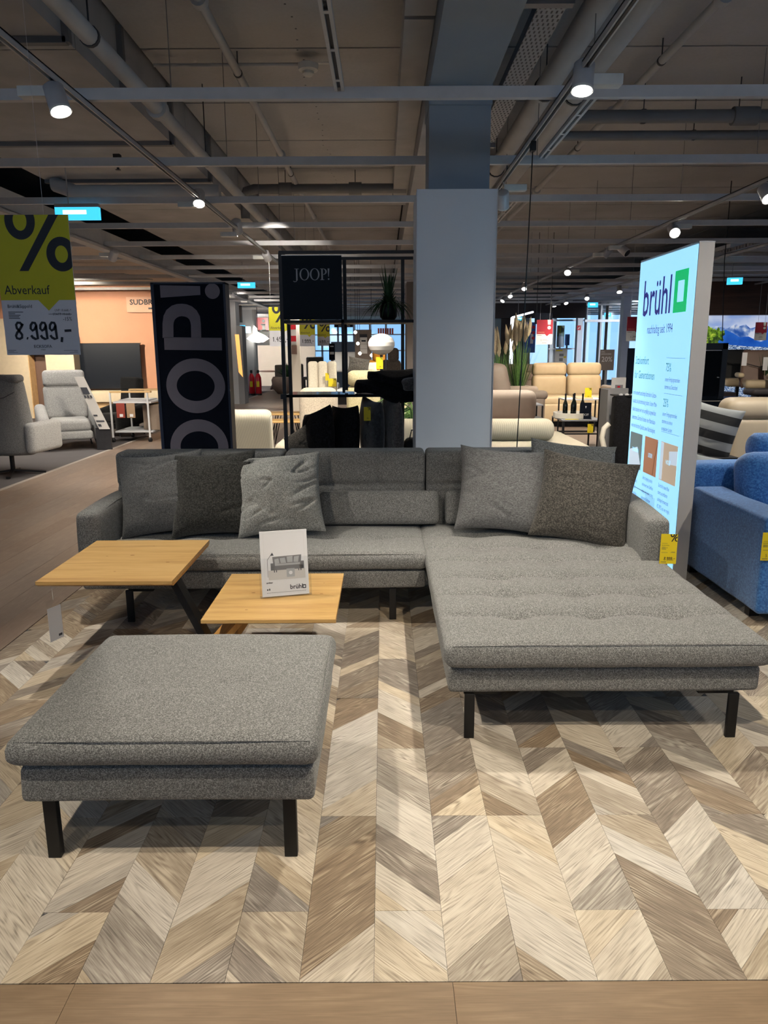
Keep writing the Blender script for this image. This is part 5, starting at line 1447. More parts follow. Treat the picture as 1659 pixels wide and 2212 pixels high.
# ================================================================ FAR CENTRE LEFT: COLUMN, LOCKER, SIGNS
lk = T('grey_locker', 'tall grey cabinet with glowing amber niche at the aisle', 'cabinet', (-4.30, 22.6, 0))
MB().box(-.55, -.05, 0, .6, 0, 3.0).build('body', 'pale_grey', lk); MB().box(-.05, .12, -.02, .6, 0, 2.3).build('front_board', 'mid_grey', lk)
m = MB(); m.add([(-.03, -.03, .95), (.09, -.03, .80), (.03, -.03, 2.05), (-.09, -.03, 2.05)], [(0, 1, 2, 3)]); m.build('amber_niche', 'niche_amber', lk)
wc = T('column', 'pale grey column with fire extinguishers beside the aisle', 'column', (-4.95, 27.2, 0), kind='structure')
MB().box(-.55, .30, 0, .9, .12, 3.5).build('shaft', 'pale_grey', wc); MB().box(-.55, .31, -.01, .9, 0, .12).build('skirting', 'mid_grey', wc)
eb = T('exit_box', 'small cyan glowing marker box on the pale grey column', 'exit sign', (-4.72, 25.5, 2.1))
MB().box(-.35, .0, 0, .2, .40, .95).build('box_housing', 'taupe_panel', eb); MB().box(-.12, .12, -.1, 0, 0, .3).build('glow_face', 'exit_cyan', eb); MB().box(.12, .3, -.2, 0, .05, .26).build('glow_side', 'exit_core', eb)
for k, (x, lab) in enumerate(((-4.74, 'left'), (-4.5, 'right'))):
    fe = T('fire_extinguisher', lab + ' red fire extinguisher standing at the pale column', 'fire extinguisher', (x, 27.07, .0), 0, 'fire extinguishers')
    MB().lathe([(.09, 0), (.11, .03), (.11, .62), (.06, .74), (.03, .78)], (0, 0, 0), 14).build('cylinder', 'red_paint', fe, 60); MB().lathe([(.115, .0), (.115, .06)], (0, 0, 0), 14).build('foot_ring', 'black_metal', fe)
    MB().rbox((0, 0, .84), (.07, .14, .10), .01).build('valve', 'black_metal', fe, 30); flat('paper_label', [rect(-.05, .05, .3, .5)], 'tag_yellow', fe, 1, -.112)
sale_sign('yellow sale sign hanging just left of the shelf, priced in the one thousand four hundreds', (-1.623, 12.000, 1.654), 0.333, '1.499,-', 0, detail=False)
sale_sign('yellow sale sign seen through the shelf, larger of two', (-1.490, 15.000, 1.664), 0.306, '1.999,-', 0, detail=False)
sale_sign('yellow sale sign seen through the shelf, smaller right one', (-1.327, 17.000, 1.681), 0.280, '499,-', 0, detail=False)

# white wall block with posters, at the end of the aisle
wb = MB().box(-9.5, -3.05, 34.0, 34.2, 0, 3.12).build('wall_far', 'warm_white'); tag(wb, 'white wall with posters at the end of the aisle', 'wall', kind='structure')
def poster(name, label, R4, Y, mat, cat='poster', dep=.03, hold=None):
    x0, x1, z0, z1 = R4
    if hold == 'floor': z0 = 0
    o = T(name, label, cat, ((x0 + x1) / 2, Y, z0)); MB().box((x0 - x1) / 2, (x1 - x0) / 2, 0, dep, 0, z1 - z0).build('board', mat, o); o['w'] = x1 - x0; o['h'] = z1 - z0
    if hold == 'post': MB().box(-.03, .03, dep, dep + .03, -z0, (z1 - z0) * .9).build('post', 'mid_grey', o); MB().box(-.2, .2, -.1, .2, -z0, -z0 + .02).build('foot', 'mid_grey', o)
    if hold == 'hang':
        for s_ in (-.4, .4): MB().tube([(s_ * (x1 - x0), dep / 2, z1 - z0), (s_ * (x1 - x0), dep / 2, ceil_z((x0 + x1) / 2, Y) - z0)], .006, 5).build('wire', 'dark_metal', o)
    return o
p = poster('info_poster', 'red poster with white letter i on the far wall', (-5.619, -5.101, 2.4, 2.996), 33.97, 'red_paint'); w, h = p['w'], p['h']
flat('letter_i', [rect(-.02 * w, .25 * w, .05 * h, .55 * h), rect(-.12 * w, .25 * w, .45 * h, .55 * h), rect(-.2 * w, .35 * w, .05 * h, .12 * h), disc(.1 * w, .75 * h, .13 * w)], 'print_cream', p, 20)
poster('wall_screen', 'black screen on the far white wall under the red poster', (-5.789, -5.08, 1.797, 2.457), 33.97, 'screen_navy', 'screen')
x0, x1, z0, z1 = (-2.494, -2.199, 1.544, 2.373)
wp = MB().box(x0, x1, 20.05, 20.2, 0, 3.0).build('wall_display', 'warm_white'); tag(wp, 'narrow white display wall beside the shelf post', 'wall', kind='structure')
p = poster('picture_poster', 'white poster with red furniture pictures beside the shelf post', (-2.447, -2.27, 1.735, 2.349), 20.02, 'print_cream'); w, h = p['w'], p['h']
flat('print', [rect(-.4 * w, .4 * w, .62 * h, .85 * h)], 'red_paint', p, 6); flat('print', [rect(-.4 * w, .4 * w, .12 * h, .36 * h)], 'red_paint', p, 6)
poster('picture_poster', 'brown wood sample board beside the shelf post', (-2.419, -2.277, 1.484, 1.71), 20.02, 'leather_mocha')
dc = T('lounge_chair', 'white lounge chair at the far end of the aisle', 'armchair', (-5.3, 29.5, 0), 30)
MB().rbox((0, .25, .85), (.7, .25, .9), .1, .1).build('backrest', 'cream_fabric', dc, 180); MB().rbox((0, -.1, .45), (.75, .8, .25), .1, .1).build('seat', 'cream_fabric', dc, 180); MB().rbox((0, .3, 1.45), (.34, .2, .34), .1, .1).build('headrest', 'cream_fabric', dc, 180); star_base(dc, .4, 0, .35)
dt = T('dining_table', 'round brown dining table at the far end of the aisle', 'table', (-4.3, 31.0, 0))
MB().lathe([(.8, .72), (.8, .76)], (0, 0, 0), 20).build('table_top', 'leather_mocha', dt)
m = MB()
for k in range(4): m.tube([(0, 0, .7), (.35 * math.cos(k * 1.57), .35 * math.sin(k * 1.57), 0)], .05, 6)
m.build('leg', 'leather_mocha', dt)
for k, (x, y, rz) in enumerate(((-3.2, 30.6, 60), (-4.0, 29.7, 190))):
    dch = T('dining_chair', ('right' if k == 0 else 'left') + ' taupe dining chair at the far round table', 'chair', (x, y, 0), rz, 'far dining chairs')
    MB().rbox((0, 0, .46), (.55, .55, .10), .04).build('seat', 'taupe_fabric', dch, 60); MB().rbox((0, .27, .75), (.55, .10, .55), .05, .1).build('backrest', 'taupe_fabric', dch, 180); star_base(dch, .3, 0, .42)
ps = T('planter', 'leafy green plant in a wide clay bowl beyond the shelf', 'plant', (-3.55, 28.0, 0))
MB().lathe([(.4, 0), (.58, .2), (.62, .5), (.55, .62)], (0, 0, 0), 18).build('bowl', 'pot_clay', ps, 60); blades('leaves', 'plant_green', ps, 60, 1.0, .8, .14, 8, (0, 0, .5), .6, .8)
for k, (x, y) in enumerate(((544, 713), (557, 729))):
    q = [(-4.73, 27.5, 2.297), (-4.442, 27.0, 2.028)][k]
    pd = T('pendant_lamp', ('left round' if k == 0 else 'right wide') + ' glowing pendant lamp at the far left', 'lamp', q, 0, 'far pendant lamps')
    MB().lathe([(.02, .22), (.20, .05), (.22, -.05), (.12, -.2), (.02, -.24)] if k == 0 else [(.03, .18), (.25, .08), (.4, -.04), (.2, -.16), (.02, -.18)], (0, 0, 0), 16).build('glass_shade', 'bulb_warm', pd, 60); MB().tube([(0, 0, .2), (0, 0, 3.1 - q[2])], .012, 5).build('cord', 'dark_metal', pd)

# nesting tables with hairpin legs
for k, (q, w, h, lab) in enumerate((((-1.616, 12.6, 0.547), .62, 0, 'taller'), ((-1.618, 12.0, 0.478), .70, 0, 'lower'))):
    nt_ = T('nesting_table', lab + ' oak nesting table with black hairpin legs behind the sofa', 'table', (q[0], q[1], 0), 0, 'oak nesting tables')
    MB().rbox((0, 0, q[2]), (w, .45, .03), .008).build('table_top', 'oak_top', nt_, 30)
    for (sx, sy) in ((-1, -1), (1, -1), (-1, 1), (1, 1)):
        m = MB(); a = (sx * w * .30, sy * .14, q[2] - .015); b = (sx * w * .42, sy * .19, 0); c_ = (sx * w * .22, sy * .19, q[2] - .015)
        m.tube([a, b], .007, 5); m.tube([c_, b], .007, 5); m.build('hairpin_leg', 'black_metal', nt_)

# beige chair backs and wing chair seen through the shelf
x0, x1, z0, z1 = (-1.1, -0.551, 0.606, 1.118)
bcx = T('beige_sofa', 'beige woven sofa with rounded back seen through the shelf', 'sofa', ((x0 + x1) / 2, 9.9, 0))
MB().rbox((-.02, -.15, z1 - .32), (.50, .26, .64), .10, .06).build('side_panel', 'beige_weave', bcx, 180); MB().rbox((.7, .0, .48), (1.2, .3, .62), .08, .08).build('backrest', 'cream_fabric', bcx, 180); MB().rbox((.5, .5, .32), (1.6, .9, .4), .06, .1).build('seat', 'cream_fabric', bcx, 180); MB().box(-.2, 1.2, -.1, .8, 0, .14).build('plinth', 'black_metal', bcx)
x0, x1, z0, z1 = (-1.256, -0.735, 0.965, 1.413)
wg = T('wing_chair', 'cream wing chair with high curved back seen through the shelf', 'armchair', ((x0 + x1) / 2, 12.4, 0))
for k in range(3):
    def d(p, k=k): return (p.x, p.y + (.10 if k != 1 else 0) * ((p.x) / .08) * (1 if k == 2 else -1) * -.4, p.z)
    MB().rbox((-.155 + .155 * k, 0 - (.03 if k != 1 else 0), z1 - .40), (.158, .14, .80), .05, .05, d).build('back_segment', 'cream_fabric', wg, 180)
MB().rbox((.0, -.35, .36), (.6, .6, .18), .06, .08).build('seat', 'cream_fabric', wg, 180); star_base(wg, .28, 0, .3)
q = (-0.832, 12.26, 1.008)
yellow_tag('yellow tag hanging from the wing chair behind the shelf', (q[0], q[1], q[2]), .13, .13, 0, '19,-', False)
q = (-0.914, 12.27, 1.105); yellow_tag('smaller yellow tag above on the wing chair', (q[0], q[1], q[2]), .06, .12, 0, '9,-', False)

# white lantern floor lamp
x0, x1, z0, z1 = (-0.178, 0.138, 1.533, 1.78)
ll = T('floor_lamp', 'floor lamp with flattened white paper globe seen through the shelf', 'lamp', ((x0 + x1) / 2, 8.9, 0))
zc_, rr, hh = (z0 + z1) / 2, (x1 - x0) / 2, (z1 - z0) / 2
MB().lathe([(rr * math.cos(a), zc_ + hh * math.sin(a)) for a in [R(t_) for t_ in (-78, -55, -32, -10, 10, 32, 55, 78)]], (0, 0, 0), 24).build('globe_shade', 'lantern_white', ll, 20)
MB().tube([(0, 0, .02), (0, 0, z0)], .018, 8).build('pole', 'dark_metal', ll); MB().lathe([(.17, 0), (.17, .015), (.02, .03)], (0, 0, 0), 18).build('foot', 'dark_metal', ll)
q = (-0.042, 8.8, 1.375); yellow_tag('yellow percent tag on the pole of the white globe lamp', (q[0], q[1], q[2]), .08, .135, 0, '399,-', False)
x0, x1, z0, z1 = (-0.076, 0.165, 1.853, 1.898)
m = MB()
tl = T('striped_lampshade', 'dark red striped lampshade behind the white globe lamp', 'lamp', ((x0 + x1) / 2, 13.2, z0))
for k in range(7): MB().lathe([(.016, 0), (.016, .10)], (-.12 + .04 * k, 0, 0), 6).build('stripe', 'fabric_red', tl)
MB().tube([(0, .05, -1.8), (0, .05, .05)], .012, 6).build('pole', 'dark_metal', tl); MB().lathe([(.14, -z0), (.14, -z0 + .02)], (0, .05, 0), 14).build('foot', 'dark_metal', tl)

def simple_sofa(label, R4, Y, mat, depth=.95, backh=None, group=None, head=False, rz=0):
    x0, x1, z0, z1 = R4; w = x1 - x0
    o = T('far_sofa', label, 'sofa', ((x0 + x1) / 2, Y, 0), rz, group)
    MB().rbox((0, depth * .8, z1 - .30), (w, .25, .60), .09, .1).build('backrest', mat, o, 180)
    MB().rbox((0, depth * .4, .36), (w, depth, .22), .07, .12).build('seat', mat, o, 180)
    MB().box(-w / 2 + .08, w / 2 - .08, .1, depth * .8, 0, .26).build('plinth', 'black_metal', o)
    for s_ in (-1, 1): MB().rbox((s_ * (w / 2 - .1), depth * .4, .42), (.2, depth, .42), .07, .1).build('armrest', mat, o, 180)
    if head: MB().rbox((w * .12, depth * .75, z1 + .10), (w * .55, .2, .30), .08, .08).build('headrest', mat, o, 180)
    return o
simple_sofa('taupe sofa with raised headrest far behind the shelf', (-0.056, 0.382, 1.1, 1.378), 15.5, 'taupe_fabric', head=True)
simple_sofa('ochre sofa far behind the shelf', (-0.487, 0.116, 1.095, 1.336), 18.5, 'ochre_fabric', head=True)
simple_sofa('white sofa with grey legs far behind the wing chair', (-1.524, -0.506, 1.004, 1.527), 22, 'cool_white_fabric')
x0, x1, z0, z1 = (-0.572, 0.372, 1.06, 1.28)
lo = T('lounge_sofa', 'olive beige long lounge sofa behind the shelf glass board', 'sofa', ((x0 + x1) / 2, 11.7, 0))
MB().rbox((0, 0, z1 - .12), (x1 - x0, .36, .24), .11, .08).build('backrest', 'olive_fabric', lo, 180); MB().rbox((0, .3, z1 - .46), (x1 - x0, .9, .42), .06, .1).build('seat', 'olive_fabric', lo, 180); MB().box(-.5, .5, .0, .6, 0, z1 - .6 if z1 > .75 else .2).build('plinth', 'black_metal', lo)
pillow('throw_pillow', 'dark patterned pillow on the olive lounge sofa', 'pillow_taupe', (-0.385, 11.9, 1.347), .34, .26, .12, -20, 10, 10, 31, .01, None, 0)
pillow('throw_pillow', 'white pillow on the olive lounge sofa', 'cream_fabric', (-0.227, 12.0, 1.322), .26, .16, .10, -20, 0, 0, 32, .004, None, 0)
poster('picture_poster', 'taupe display wall panel with white posters far behind the shelf', (-0.743, -0.308, 1.391, 2.102), 20, 'taupe_panel', 'display', .2, 'floor')
p = poster('picture_poster', 'white poster sheets on the taupe display panel', (-0.606, -0.418, 1.487, 1.984), 19.97, 'print_cream'); w, h = p['w'], p['h']
flat('print', [rect(-.5 * w, .5 * w, .84 * h, 1.0 * h), rect(-.5 * w, .5 * w, .49 * h, .5 * h), rect(-.5 * w, .5 * w, .25 * h, .262 * h), rect(-.3 * w, .3 * w, .62 * h, .7 * h)], 'print_black', p, 8)
q = (-0.648, 19.5, 1.745); bl = T('bulb_lamp', 'cluster of small glowing bulbs beside the white poster sheets', 'lamp', q)
for (x, z) in ((0, 0), (-.06, .28), (.05, -.25), (.35, -.3), (-.3, .5)): MB().lathe([(.006, -.045), (.035, -.027), (.045, 0), (.035, .027), (.006, .045)], (x, 0, z), 10).build('bulb', 'bulb_warm', bl, 60)
for (x, z) in ((0, 0), (-.06, .28), (.05, -.25), (.35, -.3), (-.3, .5)): MB().tube([(x, 0, z + .06), (x, 0, 3.8 - q[2])], .005, 4).build('cord', 'dark_metal', bl)
p = poster('picture_poster', 'dark blue banner stand behind the wing chair', (-1.215, -1.083, 1.365, 1.729), 17, 'navy_panel', hold='post'); w, h = p['w'], p['h']
flat('print', [rect(-.35 * w, .35 * w, .35 * h, .5 * h), rect(-.3 * w, .3 * w, .8 * h, .86 * h)], 'pale_grey', p, 8)
p = poster('hanging_board', 'black hanging board with white lettering far behind the shelf', (-1.534, -0.949, 2.28, 2.432), 24, 'navy_panel', 'sign', .05, 'hang')
text('lettering', 'WOHNEN', .10, -.02, .11, 'print_cream', p, 8, 'CENTER', 1); text('lettering', 'KOLLEKTION', .06, 0.02, .02, 'print_cream', p, 8, 'CENTER', 1)
poster('grey_partition', 'blue-grey partition wall far behind the shelf', (-1.781, -0.594, 1.13, 1.854), 26, 'mid_blue', 'partition', .2, 'floor')
# office chair silhouette
q = (-1.601, 19.0, 1.372); ofc = T('office_chair', 'black high-backed chair far behind the wing chair', 'chair', (q[0], q[1], 0), 40)
m = MB().rbox((0, .2, q[2] - .35), (.5, .1, .8), .04); m.build('backrest', 'leather_black', ofc, 60); MB().rbox((0, -.1, .5), (.52, .5, .1), .03).build('seat', 'leather_black', ofc, 60); star_base(ofc, .3, 0, .48)

MB().tube([(0, 0, .5), (0, 0, 3.8 - q[2])], .006, 5).build('cord', 'dark_metal', bl) if False else None
# ---- far windows: daylight behind mullioned glass
wn = T('window_1', 'bright bluish shop windows at the far end behind the shelf', 'window', (-.4, 39, 0), kind='structure')
MB().box(-3.6, 2.3, 1.2, 1.25, .3, 3.1).build('daylight', 'day_blue', wn)
for k in range(8): MB().box(-3.6 + .82 * k, -3.5 + .82 * k, 0, .1, .3, 3.1).build('mullion', 'cool_white', wn)
for k in range(7): MB().box(-3.5 + .82 * k, -2.78 + .82 * k, .04, .05, .3, 3.1).build('pane', 'pane_glass', wn)
for z in (.3, 1.5, 2.3, 3.05): MB().box(-3.6, 2.3, 0, .09, z, z + .06).build('transom', 'cool_white', wn)
MB().box(-3.6, 2.3, -.05, .05, 0, .3).build('parapet', 'pale_grey', wn)
MB().box(-2.9, -.9, 1.0, 1.05, 1.7, 2.4).build('outside_sign', 'day_white', wn)

# ================================================================ RIGHT BACKGROUND
def hbox(o, name, mat, c, s_, r=.05, step=.1): return MB().rbox(c, s_, r, step).build(name, mat, o, 180)
x0, x1, z0, z1 = (3.173, 4.659, 0.401, 1.28)
w = x1 - x0
bl_ = T('leather_sofa', 'beige leather two-seat recliner sofa facing the camera right of the column', 'sofa', ((x0 + x1) / 2, 15.5, 0))
for s_ in (-1, 1):
    hbox(bl_, 'headrest', 'leather_beige', (s_ * w / 4, .62, z1 - .12), (w / 2 - .02, .24, .28), .09)
    hbox(bl_, 'back_cushion', 'leather_beige', (s_ * w / 4, .60, z1 - .46), (w / 2 - .02, .28, .46), .09)
    hbox(bl_, 'seat_cushion', 'leather_beige', (s_ * w / 4, .2, z1 - .74), (w / 2 - .02, .7, .20), .07)
    hbox(bl_, 'front_panel', 'leather_beige', (s_ * w / 4, -.08, z1 - .98), (w / 2 - .02, .2, .36), .04)
hbox(bl_, 'armrest', 'leather_taupe', (w / 2 + .10, .25, z1 - .70), (.2, .9, .5), .08)
hbox(bl_, 'armrest', 'leather_taupe', (-w / 2 - .10, .25, z1 - .70), (.2, .9, .5), .08)
MB().box(-w / 2, w / 2, .0, .7, 0, .12).build('plinth', 'black_metal', bl_)
x0, x1, z0, z1 = (1.413, 2.204, 0.259, 1.305)
tl_ = T('leather_sofa', 'taupe leather recliner sofa side beside the pampas grass', 'sofa', (2.05, 13.2, 0))
def bulge(p): return (p.x - .06 * (p.z > 0) * p.z, p.y, p.z)
m = MB().rbox((0, 0, 0), (.34, .9, .72), .13, .08); m.xf(Matrix.Translation((.0, .3, .98)) @ Matrix.Rotation(R(-12), 4, 'Y')); m.build('backrest', 'leather_taupe', tl_, 180)
hbox(tl_, 'armrest', 'leather_taupe', (.42, .25, .78), (.95, .24, .16), .07); hbox(tl_, 'side_panel', 'leather_taupe', (.40, .25, .48), (.9, .2, .56), .06); hbox(tl_, 'seat', 'leather_taupe', (.3, .6, .5), (.7, .8, .3), .08)
hbox(tl_, 'armrest', 'leather_taupe', (.42, 1.1, .82), (.95, .26, .16), .07); MB().box(-.1, .8, .1, 1.0, 0, .22).build('plinth', 'black_metal', tl_)
pk = T('lounge_sofa', 'dusty brown velvet sofa end in front of the taupe recliner', 'sofa', (1.75, 10.6, 0))
hbox(pk, 'back_cushion', 'leather_taupe', (.0, .3, .78), (.95, .3, .46), .12, .06); hbox(pk, 'seat', 'velvet_rose', (.05, -.1, .46), (1.1, .8, .24), .10, .08); MB().box(-.4, .5, -.3, .3, 0, .34).build('plinth', 'black_metal', pk)
x0, x1, z0, z1 = (3.281, 3.87, 0.716, 1.229)
rs = T('leather_sofa', 'pinkish ribbed leather sofa behind the beige one', 'sofa', ((x0 + x1) / 2, 19, 0))
for k in range(4): hbox(rs, 'back_roll', 'velvet_rose', (.1, .3, z1 - .12 - .2 * k), (x1 - x0 + .9, .3, .20), .08)
MB().box(-.5, .6, .0, .6, 0, z1 - .8).build('plinth', 'leather_taupe', rs)

def low_table(label, R4, Y, dep, mat='black_metal', top='mid_grey', th=.02, x_legs=True):
    x0, x1, z0, z1 = R4; w = x1 - x0
    o = T('coffee_table', label, 'table', ((x0 + x1) / 2, Y, 0), 0, 'black framed coffee tables')
    MB().box(-w / 2, w / 2, 0, dep, z1 - th, z1).build('table_top', top, o)
    for (a, b) in ((-1, 0), (1, 0), (-1, 1), (1, 1)):
        MB().box(a * (w / 2 - .012) - .012, a * (w / 2 - .012) + .012, b * (dep - .024), b * (dep - .024) + .024, 0, z1 - th).build('leg', mat, o)
    m = MB(); m.box(-w / 2, w / 2, 0, .024, 0, .024); m.box(-w / 2, w / 2, dep - .024, dep, 0, .024); m.build('floor_bar', mat, o)
    return o, z1
jt, jz = low_table('black framed coffee table with bottles and tray', (2.797, 3.43, 0.122, 0.503), 11.6, .75)
low_table('small black side table with yellow percent tag left of the beige sofa', (2.119, 2.638, 0.461, 0.693), 12.3, .5)
low_table('small high table with magazines in front of the beige sofa', (3.393, 4.126, 0.385, 0.665), 14.0, .5, top='pale_grey')
low_table('dark low table edge above the corduroy daybed', (1.914, 2.439, 0.483, 0.558), 11.3, .4, top='black_metal')
q = (3.063, 11.9, 0.544)
ty = T('round_tray', 'round cream tray holding dark bottles', 'tray', (q[0] - .02, 12.0, jz))
MB().lathe([(.28, 0), (.30, .005), (.30, .09), (.275, .09), (.27, .015)], (0, 0, 0), 24).build('tray_body', 'cream_paint', ty, 40)
for k, (dx, dy, lab) in enumerate(((-.13, -.05, 'leftmost'), (-.02, -.12, 'front middle'), (.05, .10, 'rear'), (.15, -.03, 'rightmost'))):
    bt = T('wine_bottle', lab + ' of four dark bottles on the cream tray', 'bottle', (ty.location.x + dx, ty.location.y + dy, jz + .016), 0, 'dark bottles on the tray')
    MB().lathe([(.036, 0), (.040, .01), (.040, .20), (.030, .235), (.015, .27), (.0135, .345)], (0, 0, 0), 14).build('bottle_body', 'bottle_glass', bt, 60); MB().lathe([(.016, .335), (.016, .372)], (0, 0, 0), 12).build('capsule', 'black_metal', bt, 60)
x0, x1, z0, z1 = (3.108, 3.256, 0.498, 0.745)
jc = T('display_card', 'black standing card with small serif lettering on the bottle table', 'card', ((x0 + x1) / 2, 11.72, jz), -6)
MB().box(-.085, .085, 0, .01, 0, .26).build('card_face', 'navy_panel', jc); MB().bar((0, .01, .2), (0, .09, .0), .06, .006).build('card_strut', 'navy_panel', jc); serif_word(jc, 'JOOP!', -.062, .055, .034, 'print_cream', 0, 3); flat('emblem', [[(-.012, .205), (.012, .205), (0, .17)]], 'print_cream', jc, 3)
q = (2.965, 11.62, 0.504); o = MB().box(-.10, .10, 0, .06, 0, .004).build('yellow_leaflet', 'tag_yellow'); o.location = (q[0], 11.66, jz); tag(o, 'yellow leaflet lying on the bottle table', 'leaflet')
q = (3.231, 11.58, 0.34); yellow_tag('yellow tag hanging below the bottle table', (q[0], 11.58, jz - .20), .09, .14, 0, '9,-', False)
x0, x1, z0, z1 = (2.29, 2.405, 0.703, 0.9); yellow_tag('yellow percent tag standing on the small table left of the beige sofa', ((x0 + x1) / 2, 12.5, .0 + (2.119, 2.638, 0.461, 0.693)[3]), .125, .20, 0, '241,-'.replace('2', '9'), False)
x0, x1, z0, z1 = (3.827, 3.945, 0.725, 0.911); yellow_tag('yellow percent tag standing on the table in front of the beige sofa', ((x0 + x1) / 2, 14.2, (3.393, 4.126, 0.385, 0.665)[3]), .13, .20, 0, '99,-', False)
o = MB().rbox((0, 0, .01), (.30, .22, .02), .003).build('magazine', 'oak_pale', None, 30); q = (3.815, 14.2, 0.654); o.location = (q[0], 14.25, (3.393, 4.126, 0.385, 0.665)[3]); tag(o, 'magazine lying on the high table before the beige sofa', 'magazine')
x0, x1, z0, z1 = (4.113, 4.35, 0.83, 1.026); fr = T('photo_card', 'white standing info card with small picture beside the beige sofa', 'card', ((x0 + x1) / 2, 13.5, z0 - .35))
MB().box(-.13, .13, 0, .01, .35, .60).build('card_face', 'print_cream', fr); flat('picture', [rect(-.06, .08, .37, .47)], 'mid_grey', fr, 4); flat('picture_detail', [rect(-.02, .03, .42, .45)], 'red_paint', fr, 7); MB().box(-.10, .10, .0, .15, .33 - (z0 - .35) * 0, .35).build('card_foot', 'mid_grey', fr); MB().box(-.02, .02, .02, .06, -(z0 - .35), .34).build('card_post', 'mid_grey', fr)

# pampas grass
def pampas(label, q, n, seed, h):
    o = T('pampas_grass', label, 'plant', (q[0], q[1], 0), 0, 'pampas grass plants'); rn = random.Random(seed)
    MB().lathe([(.15, 0), (.2, .1), (.2, .42), (.17, .45)], (0, 0, 0), 16).build('pot', 'dark_metal', o, 60)
    blades('grass_blades', 'plant_light', o, 130, h * .72, .38, .014, seed, (0, 0, .4), .3, 1.0)
    blades('dark_blades', 'plant_green', o, 90, h * .66, .45, .014, seed + 1, (0, 0, .4), .4, 1.0)
    for k in range(n):
        a = rn.uniform(0, 6.28); rr = rn.uniform(.05, .30); top = h * rn.uniform(.8, 1.0) + .35
        p0 = Vector((0, 0, .4)); p1 = Vector((math.cos(a) * rr, math.sin(a) * rr, top - .42)); p2 = Vector((math.cos(a) * (rr + .06), math.sin(a) * (rr + .06), top))
        MB().tube([p0, p1], .005, 4).build('stem', 'plant_light', o); m = MB().tube([p1, p1.lerp(p2, .25), p1.lerp(p2, .6), p2], [.012, .05, .042, .006], 7); m.build('plume', 'plume_cream', o, 60)
pampas('left pampas grass with cream plumes beside the column', (2.778, 17.8, 0.338), 11, 5, 1.85)
pampas('right pampas grass with cream plumes left of the beige sofa', (2.91, 16.2, 0.449), 12, 6, 2.0)

red_sign('red hanging sign with exclamation mark above the beige sofa', (3.074, 14.500, 1.673), 0.303, '1.111,-')
red_sign('red hanging sign half hidden by the left edge of the light box', (4.454, 13.500, 1.716), 0.280, '1.299,-')
red_sign('dark red minus twenty percent sign in front of the mountain mural', (6.200, 12.500, 1.711), 0.191, '-20%', werb=False)

# dark rack with black cloth left of the light box
rk = T('cloth_rack', 'dark grey board rack draped with black velvet cloth beside the light box', 'rack', (3.0, 8.4, 0))
x0, x1, z0, z1 = (2.52, 2.646, 0.368, 1.141)
MB().box(x0 - 3.0, x0 - 2.97, 0, .35, 0, z1).build('side_board', 'mid_grey', rk); MB().box(x0 - 3.0, x1 - 3.0 + .2, .30, .35, 0, z1).build('rear_board', 'mid_grey', rk)
x0, x1, z0, z1 = (2.515, 2.792, 0.437, 1.087)
def dr(p): return (p.x, p.y + .03 * math.sin(p.x * 38 + p.z * 2), p.z)
MB().rbox(((x0 + x1) / 2 - 3.0, -.25, (z0 + z1) / 2 - .35), (x1 - x0, .16, z1 - z0 + .7), .03, .035, dr).build('velvet_drape', 'black_velvet', rk, 180)
for k in range(5): MB().lathe([(.02, 0), (.025, .012), (.0, .02)], (x0 - 3.0 + .05 + .065 * k, -.32, z1 + .012), 10).build('hanger_knob', 'rail_white', rk, 60)
MB().box(x0 - 3.0, x1 - 3.0, -.32, -.1, z1, z1 + .012).build('top_board', 'black_metal', rk)
hp = T('white_hoop', 'white rounded chair edge beside the black velvet cloth', 'chair', (2.55, 7.9, 0))
q0, q1, q2, q3 = (2.364, 7.9, 0.551), (2.332, 7.9, 0.666), (2.351, 7.9, 0.765), (2.402, 7.9, 0.813)
MB().tube([(a[0] - 2.55, 0, a[2]) for a in ((q0[0], 0, .0), q0, q1, q2, q3)], .028, 10).build('hoop_edge', 'cream_paint', hp, 60)

# entrance hall: frames, glass and daylight far right behind the beige sofa
en = T('window_2', 'glass entrance with white frames behind the beige sofa', 'window', (8.0, 27, 0), kind='structure')
x0, x1, z0, z1 = (6.542, 12.16, 0.014, 3.423)
MB().box(x0 - 8, x1 - 8 + 1.5, 7, 7.1, .2, 3.1).build('daylight', 'day_blue', en)
def fpost(xa, xb, ya, yb, Y, mat='cool_white', name='frame_post'):
    pass
for R4, Y, mt, nm in (((5.928, 6.143, 0.336, 2.593), 27, 'cool_white', 'frame_post'), ((6.638, 6.815, 0.378, 2.81), 26, 'cool_white', 'frame_post'), ((6.91, 7.136, 0.291, 2.822), 22, 'cool_white', 'frame_post'), ((6.959, 6.931, 0.376, 2.398), 26, 'pale_grey', 'frame_post'), ((7.456, 7.397, 0.374, 2.518), 26, 'pale_grey', 'frame_post'), ((7.665, 7.649, 0.373, 2.517), 26, 'taupe_panel', 'frame_post')):
    MB().box(R4[0] - 8, R4[1] - 8, Y - 27, Y - 26.7, 0, 3.12).build(nm, mt, en)
for R4, Y in (((6.244, 6.78, 0.335, 2.59), 27), ((7.11, 7.398, 0.367, 2.402), 26.2), ((7.578, 7.604, 0.364, 2.401), 26.2), ((7.837, 8.081, 0.363, 2.399), 26.2)):
    MB().box(R4[0] - 8, R4[1] - 8, Y - 27, Y - 26.98, .1, 3.0).build('pane', 'pane_glass', en)
for R4, Y in (((5.835, 7.108, 2.531, 2.588), 26.9), ((6.849, 8.073, 2.46, 2.545), 25.9), ((5.876, 6.83, 1.556, 1.6), 26.9)):
    MB().box(R4[0] - 8, R4[1] - 8, Y - 27, Y - 26.9, R4[2], R4[3]).build('transom', 'rail_white', en)
